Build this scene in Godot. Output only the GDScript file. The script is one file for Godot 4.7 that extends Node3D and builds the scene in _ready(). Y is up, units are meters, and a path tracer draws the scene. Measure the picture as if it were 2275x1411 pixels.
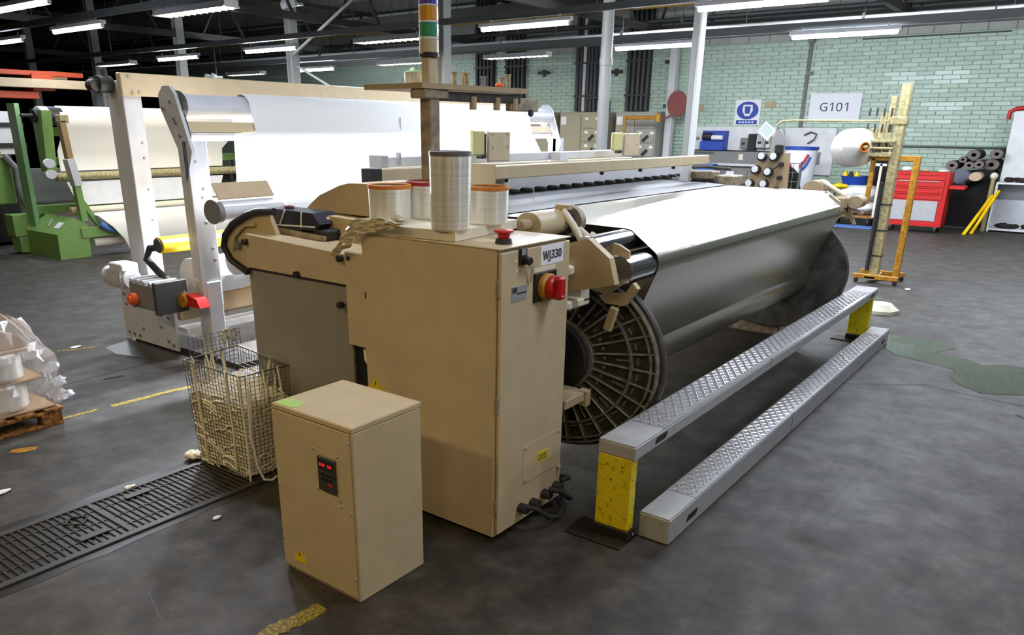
extends Node3D
# A weaving mill: one air-jet loom seen from its warp side, its take-up frame, guard rails, and the hall round it.

class MB:
	# collects flat and smooth surfaces into one mesh
	var v := PackedVector3Array()
	var n := PackedVector3Array()
	var uv := PackedVector2Array()
	var ix := PackedInt32Array()
	var t := Transform3D()

	func poly(p: Array, out: Vector3) -> MB:
		var q: Array = []
		for a in p: q.append(t * a)
		var o: Vector3 = t.basis * out
		var nn := Vector3.ZERO
		for i in q.size():
			var a: Vector3 = q[i]
			var b: Vector3 = q[(i + 1) % q.size()]
			nn += a.cross(b)
		nn = nn.normalized()
		if nn.dot(o) < 0.0:
			q.reverse()
			nn = -nn
		var ax := nn.abs()
		var b0 := v.size()
		for a in q:
			v.append(a); n.append(nn)
			if ax.y >= ax.x and ax.y >= ax.z: uv.append(Vector2(a.x, a.z))
			elif ax.x >= ax.z: uv.append(Vector2(a.z, -a.y))
			else: uv.append(Vector2(a.x, -a.y))
		for i in range(1, q.size() - 1):
			ix.append(b0); ix.append(b0 + i + 1); ix.append(b0 + i)
		return self

	func box(c: Vector3, s: Vector3, b := 0.004) -> MB:
		var h := s * 0.5
		b = minf(b, minf(h.x, minf(h.y, h.z)) * 0.45)
		for k in 3:
			for sg in [-1.0, 1.0]:
				var u := (k + 1) % 3
				var w := (k + 2) % 3
				var pts: Array = []
				for e in [[-1, -1], [1, -1], [1, 1], [-1, 1]]:
					var p := c
					p[k] += sg * h[k]
					p[u] += e[0] * (h[u] - b)
					p[w] += e[1] * (h[w] - b)
					pts.append(p)
				var o := Vector3.ZERO
				o[k] = sg
				poly(pts, o)
		if b < 1e-4: return self
		for k in 3:
			var u := (k + 1) % 3
			var w := (k + 2) % 3
			for e in [[-1.0, -1.0], [1.0, -1.0], [1.0, 1.0], [-1.0, 1.0]]:
				var pts: Array = []
				for m in [[-1, 0], [1, 0], [1, 1], [-1, 1]]:
					var p := c
					p[k] += m[0] * (h[k] - b)
					p[u] += e[0] * (h[u] - (b if m[1] else 0.0))
					p[w] += e[1] * (h[w] - (0.0 if m[1] else b))
					pts.append(p)
				var o := Vector3.ZERO
				o[u] = e[0]; o[w] = e[1]
				poly(pts, o)
		for sx in [-1.0, 1.0]:
			for sy in [-1.0, 1.0]:
				for sz in [-1.0, 1.0]:
					var s3 := Vector3(sx, sy, sz)
					var e := c + s3 * (h - Vector3(b, b, b))
					poly([e + Vector3(sx * b, 0, 0), e + Vector3(0, sy * b, 0), e + Vector3(0, 0, sz * b)], s3)
		return self

	func bx(x0: float, x1: float, y0: float, y1: float, z0: float, z1: float, b := 0.004) -> MB:
		return box(Vector3(x0 + x1, y0 + y1, z0 + z1) * 0.5, Vector3(absf(x1 - x0), absf(y1 - y0), absf(z1 - z0)), b)

	# a bar of rectangular section between two points; up = the direction of its height
	func bar(a: Vector3, b: Vector3, w: float, h: float, up := Vector3.UP, bev := 0.003) -> MB:
		var d := (b - a).normalized()
		var s := d.cross(up).normalized()
		var u := s.cross(d)
		var keep := t
		t = t * Transform3D(Basis(d, u, s), (a + b) * 0.5)
		box(Vector3.ZERO, Vector3(a.distance_to(b), h, w), bev)
		t = keep
		return self

	# an outline drawn out along an axis: 0 (y, z) along x; 1 (x, z) along y; 2 (x, y) along z
	func prism(o: PackedVector2Array, axis: int, a: float, b: float) -> MB:
		var at := func(p: Vector2, h: float) -> Vector3:
			if axis == 0: return Vector3(h, p.x, p.y)
			if axis == 1: return Vector3(p.x, h, p.y)
			return Vector3(p.x, p.y, h)
		var area := 0.0
		for i in o.size():
			var p := o[i]
			var q := o[(i + 1) % o.size()]
			area += p.x * q.y - q.x * p.y
		var sgn := 1.0 if area > 0 else -1.0
		var dir: Vector3 = at.call(Vector2.ZERO, 1.0)
		var tris := Geometry2D.triangulate_polygon(o)
		for i in range(0, tris.size(), 3):
			for e in [[a, -1.0], [b, 1.0]]:
				poly([at.call(o[tris[i]], e[0]), at.call(o[tris[i + 1]], e[0]), at.call(o[tris[i + 2]], e[0])], dir * e[1] * signf(b - a))
		for i in o.size():
			var p := o[i]
			var q := o[(i + 1) % o.size()]
			var m := Vector2(q.y - p.y, p.x - q.x) * sgn
			poly([at.call(p, a), at.call(q, a), at.call(q, b), at.call(p, b)], at.call(m, 0.0))
		return self

	# turns a profile of (radius, height) about local y of xf
	func lathe(pr: Array, xf: Transform3D, seg := 24) -> MB:
		var x := t * xf
		var nb := x.basis.inverse().transposed()
		for k in pr.size() - 1:
			var a: Vector2 = pr[k]
			var b: Vector2 = pr[k + 1]
			if a.distance_to(b) < 1e-6: continue
			var base := v.size()
			for i in seg + 1:
				var g := TAU * i / seg
				var c := cos(g)
				var s := sin(g)
				var nn := (nb * Vector3((b.y - a.y) * c, a.x - b.x, (b.y - a.y) * s)).normalized()
				v.append(x * Vector3(a.x * c, a.y, a.x * s)); v.append(x * Vector3(b.x * c, b.y, b.x * s))
				n.append(nn); n.append(nn)
				uv.append(Vector2(float(i) / seg, 0.0)); uv.append(Vector2(float(i) / seg, 1.0))
			var flip := x.basis.determinant() < 0
			for i in seg:
				var p := base + i * 2
				for q in [[p, p + 2, p + 1], [p + 1, p + 2, p + 3]]:
					ix.append(q[0])
					ix.append(q[2] if flip else q[1])
					ix.append(q[1] if flip else q[2])
		return self

	# cylinder along axis k (0 x, 1 y, 2 z) from a, len l; rb = radius in y when lying, else same
	func cyl(a: Vector3, k: int, l: float, r: float, seg := 20, rb := 0.0, ch := 0.003) -> MB:
		ch = minf(ch, minf(r, absf(l)) * 0.3)
		var b := Basis()
		var q := rb / r if rb > 0 else 1.0
		if k == 0: b = Basis(Vector3(0, q, 0), Vector3(1, 0, 0), Vector3(0, 0, -1))
		if k == 2: b = Basis(Vector3(1, 0, 0), Vector3(0, 0, 1), Vector3(0, -q, 0))
		return lathe([Vector2(0, 0), Vector2(r - ch, 0), Vector2(r, ch), Vector2(r, l - ch), Vector2(r - ch, l), Vector2(0, l)], Transform3D(b, a), seg)

	func tube(p: Array, r: float, seg := 8, closed := false) -> MB:
		var m := p.size()
		var up := Vector3(0.31, 0.87, 0.38)
		var base := v.size()
		for i in m + (1 if closed else 0):
			var c: Vector3 = p[i % m]
			var pa: Vector3 = p[(i - 1 + m) % m] if (closed or i > 0) else c
			var pb: Vector3 = p[(i + 1) % m] if (closed or i < m - 1) else c
			var d := (pb - pa).normalized()
			var s := d.cross(up).normalized()
			up = s.cross(d).normalized()
			for j in seg + 1:
				var g := TAU * j / seg
				var nn := s * cos(g) + up * sin(g)
				v.append(t * (c + nn * r)); n.append((t.basis * nn).normalized()); uv.append(Vector2(float(j) / seg, i))
		for i in m - (0 if closed else 1):
			for j in seg:
				var a := base + i * (seg + 1) + j
				var b := a + seg + 1
				ix.append_array([a, a + 1, b, b, a + 1, b + 1])
		if not closed:
			for e in [0, m - 1]:
				var c: Vector3 = p[e]
				var q: Array = []
				for j in seg: q.append(t.affine_inverse() * v[base + e * (seg + 1) + j])
				var o: Vector3 = c - p[1] if e == 0 else c - p[m - 2]
				poly(q, o)
		return self
		return self

	# a sheet: outline in (y, z), drawn along x, both sides and thickness th
	func sheet(o: Array, xa: Array, xb: Array, th: float, nx := 1) -> MB:
		var m := o.size()
		for side: float in [1.0, -1.0]:
			var base := v.size()
			for i in m:
				var d: Vector2 = o[mini(i + 1, m - 1)] - o[maxi(i - 1, 0)]
				var nn := Vector3(0, d.y, -d.x).normalized() * side
				for k in nx + 1:
					var x := lerpf(xa[i], xb[i], float(k) / nx)
					var q: Vector2 = o[i]
					v.append(t * (Vector3(x, q.x, q.y) + nn * th * 0.5)); n.append(nn); uv.append(Vector2(x, i * 0.1))
			for i in m - 1:
				for k in nx:
					var a := base + i * (nx + 1) + k
					var b := a + nx + 1
					if side > 0: ix.append_array([a, a + 1, b, b, a + 1, b + 1])
					else: ix.append_array([a, b, a + 1, b, b + 1, a + 1])
		return self
		return self

	# a lumpy closed blob
	func blob(c: Vector3, r: Vector3, seed_: int, amp := 0.15, rows := 10, cols := 16) -> MB:
		var f := FastNoiseLite.new()
		f.seed = seed_
		f.frequency = 1.3
		var base := v.size()
		var tp := PackedVector3Array()
		for i in rows + 1:
			for j in cols + 1:
				var a := PI * i / rows
				var g := TAU * (j % cols) / cols
				var d := Vector3(sin(a) * cos(g), cos(a), sin(a) * sin(g))
				tp.append(c + d * r * (1.0 + amp * f.get_noise_3d(d.x * 1.6 + seed_, d.y * 1.6, d.z * 1.6) * 2.0))
		for i in rows + 1:
			for j in cols + 1:
				var p := tp[i * (cols + 1) + j]
				var e1 := tp[i * (cols + 1) + (j + 1) % cols] - tp[i * (cols + 1) + (j + cols - 1) % cols]
				var e2 := tp[mini(i + 1, rows) * (cols + 1) + j] - tp[maxi(i - 1, 0) * (cols + 1) + j]
				var nn := e1.cross(e2)
				nn = (p - c).normalized() if nn.length() < 1e-9 else nn.normalized()
				if nn.dot(p - c) < 0: nn = -nn
				v.append(t * p); n.append(t.basis * nn); uv.append(Vector2(float(j) / cols, float(i) / rows))
		for i in rows:
			for j in cols:
				var a := base + i * (cols + 1) + j
				var b := a + cols + 1
				ix.append_array([a, b, a + 1, b, b + 1, a + 1])
		return self

	func mesh() -> ArrayMesh:
		var ar: Array = []
		ar.resize(Mesh.ARRAY_MAX)
		ar[Mesh.ARRAY_VERTEX] = v; ar[Mesh.ARRAY_NORMAL] = n; ar[Mesh.ARRAY_TEX_UV] = uv; ar[Mesh.ARRAY_INDEX] = ix
		var m := ArrayMesh.new()
		m.add_surface_from_arrays(Mesh.PRIMITIVE_TRIANGLES, ar)
		return m

var names := {}
var cur := Vector3.ZERO
var M := {}
var rng := RandomNumberGenerator.new()

func numbered(s: String) -> String:
	var k: int = names.get(s, 0)
	names[s] = k + 1
	return s if k == 0 else "%s_%03d" % [s, k]

func mb() -> MB:
	var m := MB.new()
	m.t = Transform3D(Basis(), -cur)
	return m

func thing(called: String, label: String, cat: String, at: Vector3, group := "") -> Node3D:
	var o := Node3D.new()
	o.name = numbered(called)
	o.position = at
	add_child(o, true)
	tag(o, label, cat, group)
	cur = at
	return o

func tag(o: Node, label: String, cat: String, group := "") -> void:
	if label: o.set_meta("label", label)
	if cat: o.set_meta("category", cat)
	if group: o.set_meta("group", group)

func part(par: Node, called: String, m, mat: Material, label := "") -> MeshInstance3D:
	var o := MeshInstance3D.new()
	o.mesh = m.mesh() if m is MB else m
	o.material_override = mat
	o.name = numbered(called) if par == self else called
	par.add_child(o, true)
	if label: o.set_meta("label", label)
	return o

func pbx(par: Node, called: String, mat: Material, x0: float, x1: float, y0: float, y1: float, z0: float, z1: float, b := 0.004) -> MeshInstance3D:
	return part(par, called, mb().bx(x0, x1, y0, y1, z0, z1, b), mat)

# a thing that is one mesh, built in world places; its node sits at the thing's base
func solo(called: String, at: Vector3, build: Callable, mat: Material, label: String, cat: String, group := "") -> MeshInstance3D:
	cur = at
	var m := mb()
	build.call(m)
	var o := part(self, called, m, mat)
	o.position = at
	tag(o, label, cat, group)
	return o

func struct(called: String, m, mat: Material, par: Node = self) -> MeshInstance3D:
	var o := part(par, called, m, mat)
	o.set_meta("kind", "structure")
	return o

func words(par: Node, s: String, at: Vector3, w: float, h: float, turn: float, mat: Material, bold := false, called := "lettering") -> MeshInstance3D:
	var tm := TextMesh.new()
	var f := SystemFont.new()
	f.font_names = PackedStringArray(["Droid Sans"])
	f.font_weight = 700 if bold else 400
	tm.font = f
	tm.text = s
	tm.font_size = 64
	tm.pixel_size = 0.01
	tm.depth = 0.02
	var b := tm.get_aabb().size
	var o := part(par, called, tm, mat)
	o.transform = Transform3D(Basis(Vector3.UP, turn) * Basis.from_scale(Vector3(w / maxf(b.x, 0.01), h / maxf(b.y, 0.01), 0.1)), at - cur)
	return o

func noise_image(size: int, freq: float, lo: float, hi: float, seed_: int, oct := 4, warm := 0.0, gain := 0.5, contrast := 1.0, bias := 0.0) -> Image:
	var f := FastNoiseLite.new()
	f.seed = seed_
	f.frequency = freq
	f.fractal_octaves = oct
	f.fractal_gain = gain
	var src := f.get_seamless_image(size, size)
	var im := Image.create(size, size, false, Image.FORMAT_RGB8)
	for y in size:
		for x in size:
			var k := clampf((src.get_pixel(x, y).r - 0.5) * contrast + 0.5 + bias, 0, 1)
			var g := lerpf(lo, hi, k)
			im.set_pixel(x, y, Color(g, g * (1.0 - warm * 0.4 * (1.0 - k)), g * (1.0 - warm * (1.0 - k))))
	return im

func tex(im: Image) -> ImageTexture:
	return ImageTexture.create_from_image(im)

func mat(called: String, c: Color, rough := 0.5, metal := 0.0) -> StandardMaterial3D:
	var m := StandardMaterial3D.new()
	m.resource_name = called
	m.albedo_color = c
	m.roughness = rough
	m.metallic = metal
	M[called] = m
	return m

func worn(m: StandardMaterial3D, t: Texture2D, scale: float, world := true) -> StandardMaterial3D:
	m.albedo_texture = t
	m.uv1_triplanar = true
	m.uv1_world_triplanar = world
	m.uv1_scale = Vector3.ONE * scale
	return m

func glow(called: String, c: Color, e: float) -> StandardMaterial3D:
	var m := mat(called, c, 0.5)
	m.emission_enabled = true
	m.emission = c
	m.emission_energy_multiplier = e
	return m

func rgb(r: float, g: float, b: float) -> Color:
	return Color(r / 255.0, g / 255.0, b / 255.0)

func materials() -> void:
	var g1 := tex(noise_image(512, 0.012, 0.93, 1.0, 3, 6))
	var g2 := tex(noise_image(512, 0.02, 0.62, 1.0, 8, 5, 0.1))
	var g3 := tex(noise_image(512, 0.03, 0.45, 1.0, 12, 5, 0.15, 0.6, 1.5))
	var g4 := tex(noise_image(512, 0.018, 0.25, 1.0, 17, 5, 0.1, 0.7, 3.0, 0.98))
	worn(mat("beige", rgb(206, 188, 152), 0.42), g1, 0.7)
	worn(mat("beige_old", rgb(186, 172, 148), 0.55), g2, 0.9)
	worn(mat("tan", rgb(198, 178, 138), 0.5), g1, 0.7)
	worn(mat("cream", rgb(234, 226, 204), 0.5), g1, 0.6)
	worn(mat("frame_grey", rgb(206, 208, 212), 0.45), g1, 0.5)
	worn(mat("white", rgb(232, 233, 234), 0.5), g1, 0.5)
	worn(mat("plate_steel", rgb(160, 156, 142), 0.42, 0.25), g1, 0.5)
	worn(mat("steel", rgb(186, 187, 190), 0.35, 0.35), g1, 1.0)
	mat("chrome", rgb(205, 206, 210), 0.16, 1.0)
	worn(mat("dark_iron", rgb(92, 91, 89), 0.5, 0.3), g2, 1.2)
	worn(mat("rib_iron", rgb(182, 178, 168), 0.4, 0.4), g2, 1.5)
	worn(mat("disc_grey", rgb(120, 120, 120), 0.5, 0.5), g2, 0.5)
	worn(mat("aluminium", rgb(200, 200, 202), 0.3, 0.6), g1, 1.5)
	worn(mat("rail_grey", rgb(186, 187, 187), 0.45, 0.2), g1, 1.3)
	worn(mat("yellow", rgb(226, 206, 20), 0.45), g4, 2.2)
	mat("yellow_clean", rgb(242, 200, 8), 0.4)
	worn(mat("amber_paint", rgb(222, 160, 36), 0.5), g2, 1.5)
	worn(mat("green", rgb(122, 160, 84), 0.5), g1, 1.0)
	worn(mat("green_pale", rgb(130, 176, 122), 0.5), g1, 1.0)
	mat("orange", rgb(226, 96, 30), 0.5)
	mat("orange_dark", rgb(176, 62, 22), 0.5)
	mat("yellowed", rgb(206, 198, 132), 0.4)
	mat("lid", rgb(212, 196, 162), 0.22)
	mat("red", rgb(186, 24, 20), 0.4)
	mat("dark_red", rgb(122, 58, 54), 0.5)
	mat("black", rgb(26, 25, 24), 0.5)
	mat("navy", rgb(34, 34, 50), 0.45)
	mat("rubber", rgb(38, 37, 36), 0.7)
	mat("blue", rgb(26, 66, 160), 0.45)
	mat("blue_pale", rgb(80, 120, 190), 0.5)
	mat("grey", rgb(120, 120, 118), 0.55)
	mat("cabinet_grey", rgb(158, 157, 148), 0.5)
	mat("cabinet_olive", rgb(164, 160, 138), 0.5)
	mat("lens_violet", rgb(74, 40, 160), 0.25)
	mat("lens_amber", rgb(224, 150, 16), 0.25)
	mat("lens_green", rgb(40, 146, 100), 0.25)
	mat("paper", rgb(236, 238, 242), 0.6)
	mat("ink", rgb(56, 58, 66), 0.6)
	mat("sign_yellow", rgb(232, 206, 24), 0.5)
	mat("lime", rgb(176, 208, 112), 0.6)
	mat("display", rgb(60, 62, 62), 0.3)
	glow("digits", rgb(255, 40, 36), 0.35)
	mat("key_panel", rgb(36, 40, 48), 0.4)
	worn(mat("wood", rgb(196, 138, 64), 0.7), g3, 1.2)
	worn(mat("board", rgb(190, 168, 134), 0.6), g1, 1.0)
	worn(mat("cardboard", rgb(176, 140, 96), 0.7), g1, 1.0)
	worn(mat("bamboo", rgb(196, 186, 138), 0.5), g2, 1.6)
	worn(mat("felt", rgb(58, 50, 46), 0.9), g3, 2.0)
	mat("felt_end", rgb(112, 104, 98), 0.9)
	mat("black_cloth", rgb(18, 17, 18), 0.95)
	mat("rag", rgb(96, 98, 112), 0.9)
	mat("orange_ring", rgb(206, 122, 44), 0.5)
	mat("red_ring", rgb(158, 42, 48), 0.5)
	mat("dark_ring", rgb(104, 104, 106), 0.5)
	mat("core", rgb(150, 126, 84), 0.7)
	mat("column", rgb(150, 152, 148), 0.5)
	mat("pipe_dark", rgb(54, 56, 58), 0.5)
	mat("pipe_light", rgb(206, 208, 208), 0.45)
	mat("pipe_yellow", rgb(158, 124, 48), 0.5)
	mat("tray", rgb(74, 78, 80), 0.5)
	mat("steel_dark", rgb(58, 58, 56), 0.6)
	mat("fitting", rgb(196, 198, 202), 0.5)
	mat("black_sheet", rgb(22, 21, 20), 0.8)
	# yarn: fine filament wound round, glossy
	var lines := Image.create(64, 256, false, Image.FORMAT_RGB8)
	rng.seed = 5
	for y in 256:
		var k := rng.randf_range(0.88, 1.0)
		for x in 64: lines.set_pixel(x, y, Color(k, k, k * 0.98))
	var yl := tex(lines)
	var y := mat("yarn", rgb(250, 249, 244), 0.3, 0.4)
	y.anisotropy_enabled = true
	y.anisotropy = -0.8
	y.albedo_texture = yl
	y.uv1_scale = Vector3(1, 1, 1)
	var wv := mat("warp", rgb(212, 207, 192), 0.26, 0.95)
	wv.anisotropy_enabled = true
	wv.anisotropy = 0.55
	var wo := mat("warp_wound", rgb(212, 207, 192), 0.26, 0.95)
	wo.anisotropy_enabled = true
	wo.anisotropy = -0.6
	var streak := Image.create(1024, 8, false, Image.FORMAT_RGB8)
	for x in 1024:
		var k := rng.randf_range(0.9, 1.0)
		for q in 8: streak.set_pixel(x, q, Color(k, k, k))
	wv.albedo_texture = tex(streak)
	wv.uv1_scale = Vector3(1.3, 1, 1)
	mat("drop_wire", rgb(64, 65, 68), 0.5, 0.0)
	mat("drop_light", rgb(112, 113, 116), 0.5, 0.0)
	var cl := mat("cloth", rgb(238, 238, 234), 0.7)
	cl.backlight_enabled = true
	cl.backlight = Color(0.55, 0.55, 0.55)
	mat("cloth_old", rgb(226, 224, 214), 0.75)
	mat("waste", rgb(244, 238, 214), 0.85)
	mat("wire", rgb(120, 114, 102), 0.4, 0.5)
	mat("strap", rgb(168, 150, 112), 0.5)
	# clear film over pallet and tray
	var fm := mat("film", Color(0.93, 0.93, 0.95, 0.28), 0.12)
	fm.transparency = BaseMaterial3D.TRANSPARENCY_ALPHA
	var fs := mat("film_crumpled", rgb(214, 204, 176), 0.16)
	# brick paint
	worn(mat("brick_paint", rgb(190, 212, 195), 0.55), g1, 0.35)
	mat("brick_paint_pale", rgb(194, 215, 199), 0.5)
	mat("brick_paint_fresh", rgb(208, 228, 218), 0.4)
	mat("mortar", rgb(168, 190, 172), 0.7)
	worn(mat("cladding", rgb(172, 177, 168), 0.55), g1, 0.2)
	worn(mat("ceiling", rgb(112, 114, 110), 0.8), g2, 0.1)
	worn(mat("wall_plain", rgb(128, 128, 120), 0.8), g2, 0.15)
	# floor: polished, stained concrete
	var fl := mat("floor", rgb(118, 113, 105), 0.5)
	var a := noise_image(1024, 0.014, 0.56, 0.72, 21, 7, 0.05, 0.75, 1.0)
	# wheel tracks and scuffs, most of them along the aisle
	for k in 170:
		var px := rng.randf() * 1024.0
		var py := rng.randf() * 1024.0
		var ang := rng.randf_range(-0.12, 0.12) if k % 4 else rng.randf() * TAU
		var ln := rng.randi_range(60, 420) if k % 4 else rng.randi_range(10, 60)
		var wd := rng.randi_range(1, 6) if k % 4 else rng.randi_range(1, 2)
		var sh := rng.randf_range(0.86, 0.97) if k % 5 else 1.08
		for q in ln:
			for w in wd:
				var x := posmod(int(px + cos(ang) * q - sin(ang) * w), 1024)
				var z := posmod(int(py + sin(ang) * q + cos(ang) * w), 1024)
				var c0 := a.get_pixel(x, z)
				var f0 := lerpf(1.0, sh, minf(1.0, minf(q, ln - q) / 30.0) * rng.randf_range(0.5, 1.0))
				a.set_pixel(x, z, Color(minf(c0.r * f0, 1), minf(c0.g * f0, 1), minf(c0.b * f0, 1)))
	worn(fl, tex(a), 0.17)
	fl.detail_enabled = true
	fl.detail_albedo = tex(noise_image(512, 0.04, 0.6, 1.0, 33, 6, 0.05, 0.7, 1.5))
	fl.detail_blend_mode = BaseMaterial3D.BLEND_MODE_MUL
	fl.detail_uv_layer = BaseMaterial3D.DETAIL_UV_1
	fl.roughness_texture = tex(noise_image(512, 0.03, 0.8, 1.0, 44, 6, 0.0, 0.6, 1.3))
	fl.roughness = 0.68
	mat("oil", rgb(36, 33, 28), 0.35)
	mat("crack", rgb(40, 38, 35), 0.8)
	worn(mat("floor_yellow", rgb(176, 158, 40), 0.6), g3, 3.0)
	var pd := mat("puddle", rgb(80, 80, 66), 0.03)
	pd.metallic_specular = 0.7
	mat("grate_iron", rgb(56, 54, 51), 0.45, 0.5)
	mat("grate_rim", rgb(70, 68, 66), 0.45, 0.4)

const LAMPS := [
	[7.5, -11.34, 1], [7.5, -14.95, 0], [7.8, -18.7, 0], [7.5, -7.6, 0], [7.5, -4.6, 0], [7.5, -1.9, 0],
	[11.3, -4.1, 0], [11.5, -8.1, 0], [12.05, -11.7, 1], [11.9, -15.25, 0], [12.05, -19.15, 0], [12.5, -23.0, 1], [11.3, -1.9, 0],
	[15.5, -4.1, 0], [15.7, -7.8, 0], [16.4, -11.75, 1], [16.45, -15.5, 1], [16.6, -19.3, 0], [17.1, -23.3, 1], [15.5, -0.4, 0],
	[5.7, -12.9, 0], [3.6, -7.8, 0], [3.6, -4.0, 0], [3.6, -0.3, 0], [3.6, 3.4, 0], [7.5, 3.4, 0],
	[-0.3, -11.5, 1], [-0.3, -7.8, 1], [-0.3, -4.0, 1], [-0.3, -0.3, 1], [-0.3, 3.4, 1]]
const LAMP_Y := 3.6

func _ready() -> void:
	var cam := Camera3D.new()
	cam.name = "camera"
	cam.transform = Transform3D(Basis(Vector3(0.60906, 0.00867, 0.79308), Vector3(0.26458, 0.94044, -0.21347), Vector3(-0.7477, 0.33984, 0.57049)).orthonormalized(), Vector3(0, 2, 0))
	cam.set_frustum(0.05 * 1411.0 / 1705.13, Vector2(0.03147, 0.11473) * 0.05, 0.05, 200.0)
	add_child(cam)
	var env := Environment.new()
	env.background_mode = Environment.BG_COLOR
	env.background_color = Color.BLACK
	env.tonemap_mode = Environment.TONE_MAPPER_LINEAR
	env.tonemap_exposure = 1.4
	env.sdfgi_enabled = true
	env.ssao_enabled = true
	env.ssil_enabled = true
	var we := WorldEnvironment.new()
	we.name = "environment"
	we.environment = env
	add_child(we)
	rng.seed = 77
	materials()
	lamps()
	hall()
	hall_steel()
	wall_fittings()
	control_cabinet()
	inverter_cabinet()
	loom()
	warp_beam()
	bobbins()
	take_up()
	guard_rails()
	waste_basket()
	floor_marks()
	pallet()
	creel()
	right_side()
	workbench()
	green_loom()

func lamps() -> void:
	var warm := Color(1.0, 0.87, 0.64)
	var cool := Color(0.9, 0.94, 1.0)
	var gw := glow("tube_warm", Color(1.0, 0.95, 0.84), 9.0)
	var gf := glow("tube_bright", Color(0.94, 0.96, 1.0), 95.0)
	var gx := glow("tube_wall_row", Color(0.94, 0.96, 1.0), 210.0)
	var gc := glow("tube_cool", Color(0.93, 0.95, 1.0), 24.0)
	var told := ["bare tube lamp", "louvre lamp"]
	var i := 0
	for L in LAMPS:
		var k: int = L[2]
		var p := Vector3(L[0], LAMP_Y, L[1])
		var lab: String = lamp_label(i, told[k])
		var o := thing("ceiling_lamp", lab, "lamp", p, "fluorescent lamps hung in rows")
		if k == 0:
			part(o, "body", mb().box(p + Vector3(0, 0.05, 0), Vector3(0.1, 0.06, 1.85)), M.fitting)
			part(o, "tube", mb().cyl(p + Vector3(0, -0.015, -0.86), 2, 1.72, 0.03, 12), gx if L[0] > 15.0 else (gf if L[0] > 11.0 else gc))
			for s in [-1, 1]: part(o, "tube_holder", mb().box(p + Vector3(0, -0.005, s * 0.88), Vector3(0.05, 0.07, 0.03)), M.fitting)
		else:
			var ref := PackedVector2Array([Vector2(-0.06, 0.1), Vector2(0.06, 0.1), Vector2(0.15, 0.0), Vector2(0.14, 0.0), Vector2(0.055, 0.09), Vector2(-0.055, 0.09), Vector2(-0.14, 0.0), Vector2(-0.15, 0.0)])
			var m := mb()
			m.t = m.t * Transform3D(Basis(), p)
			part(o, "reflector", m.prism(ref, 2, -0.93, 0.93), M.fitting)
			for s in [-1, 1]:
				part(o, "tube", mb().cyl(p + Vector3(s * 0.055, 0.02, -0.88), 2, 1.76, 0.02, 10), gw)
				part(o, "end_plate", mb().box(p + Vector3(0, 0.05, s * 0.93), Vector3(0.24, 0.1, 0.01)), M.fitting)
			for q in 11: part(o, "louvre", mb().box(p + Vector3(0, 0.0, -0.8 + q * 0.16), Vector3(0.26, 0.03, 0.004), 0.0), M.fitting)
		for s in [-1, 1]: part(o, "hanger", mb().cyl(p + Vector3(0, 0.07, s * 0.7), 1, 0.07, 0.008, 6), M.fitting)
		var l := AreaLight3D.new()
		l.name = "lamp_light"
		l.light_color = (warm if L[0] < 5.0 else Color(1.0, 0.95, 0.86)) if k else cool
		l.light_energy = 3.0 if L[0] < 5.0 else (4.5 if L[0] < 9.0 else (5.0 if L[0] < 14.0 else 7.0))
		l.area_size = Vector2(0.12 if k == 0 else 0.24, 1.75)
		l.shadow_enabled = true
		l.position = Vector3(0, -0.06, 0)
		l.rotation.x = -PI / 2
		o.add_child(l)
		i += 1

func lamp_label(i: int, told: String) -> String:
	var where := ["above the beige cross beam of the take-up frame", "at the upper left corner over the green machine", "cut by the left edge of the photo",
		"over the loom's cloth side, above the photo", "over the warp beam's far half, above the photo", "over the guard rails, above the photo",
		"beside the round grey column, running off the top edge", "between signal tower and tall steel pole", "just left of the signal tower's green lens",
		"below the twin emergency spotlights", "over the end of the take-up cross beam, before the black wall", "leftmost over the black wall, small",
		"over the open floor beyond the guard rails", "above the G101 sign", "ending at the white pillar beside the tall pole", "over the yellow lit wall right of the yarn shelf",
		"just left of the signal tower's lower pole", "above the diagonal brace, lowest of its row", "just above the take-up cross beam, small", "over the tool chest, past the right edge",
		"in the top left corner of the photo", "over the take-up frame, unseen above", "over the control cabinet, unseen above", "over the inverter cabinet, unseen above", "behind the camera, over the aisle",
		"behind the camera by the guard rails", "over the left aisle, far row", "over the left aisle by the pallet", "over the left aisle near the drain", "over the place of the camera", "behind the camera in the left row"]
	return told + " " + where[i]

const WX := 21.4

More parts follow.
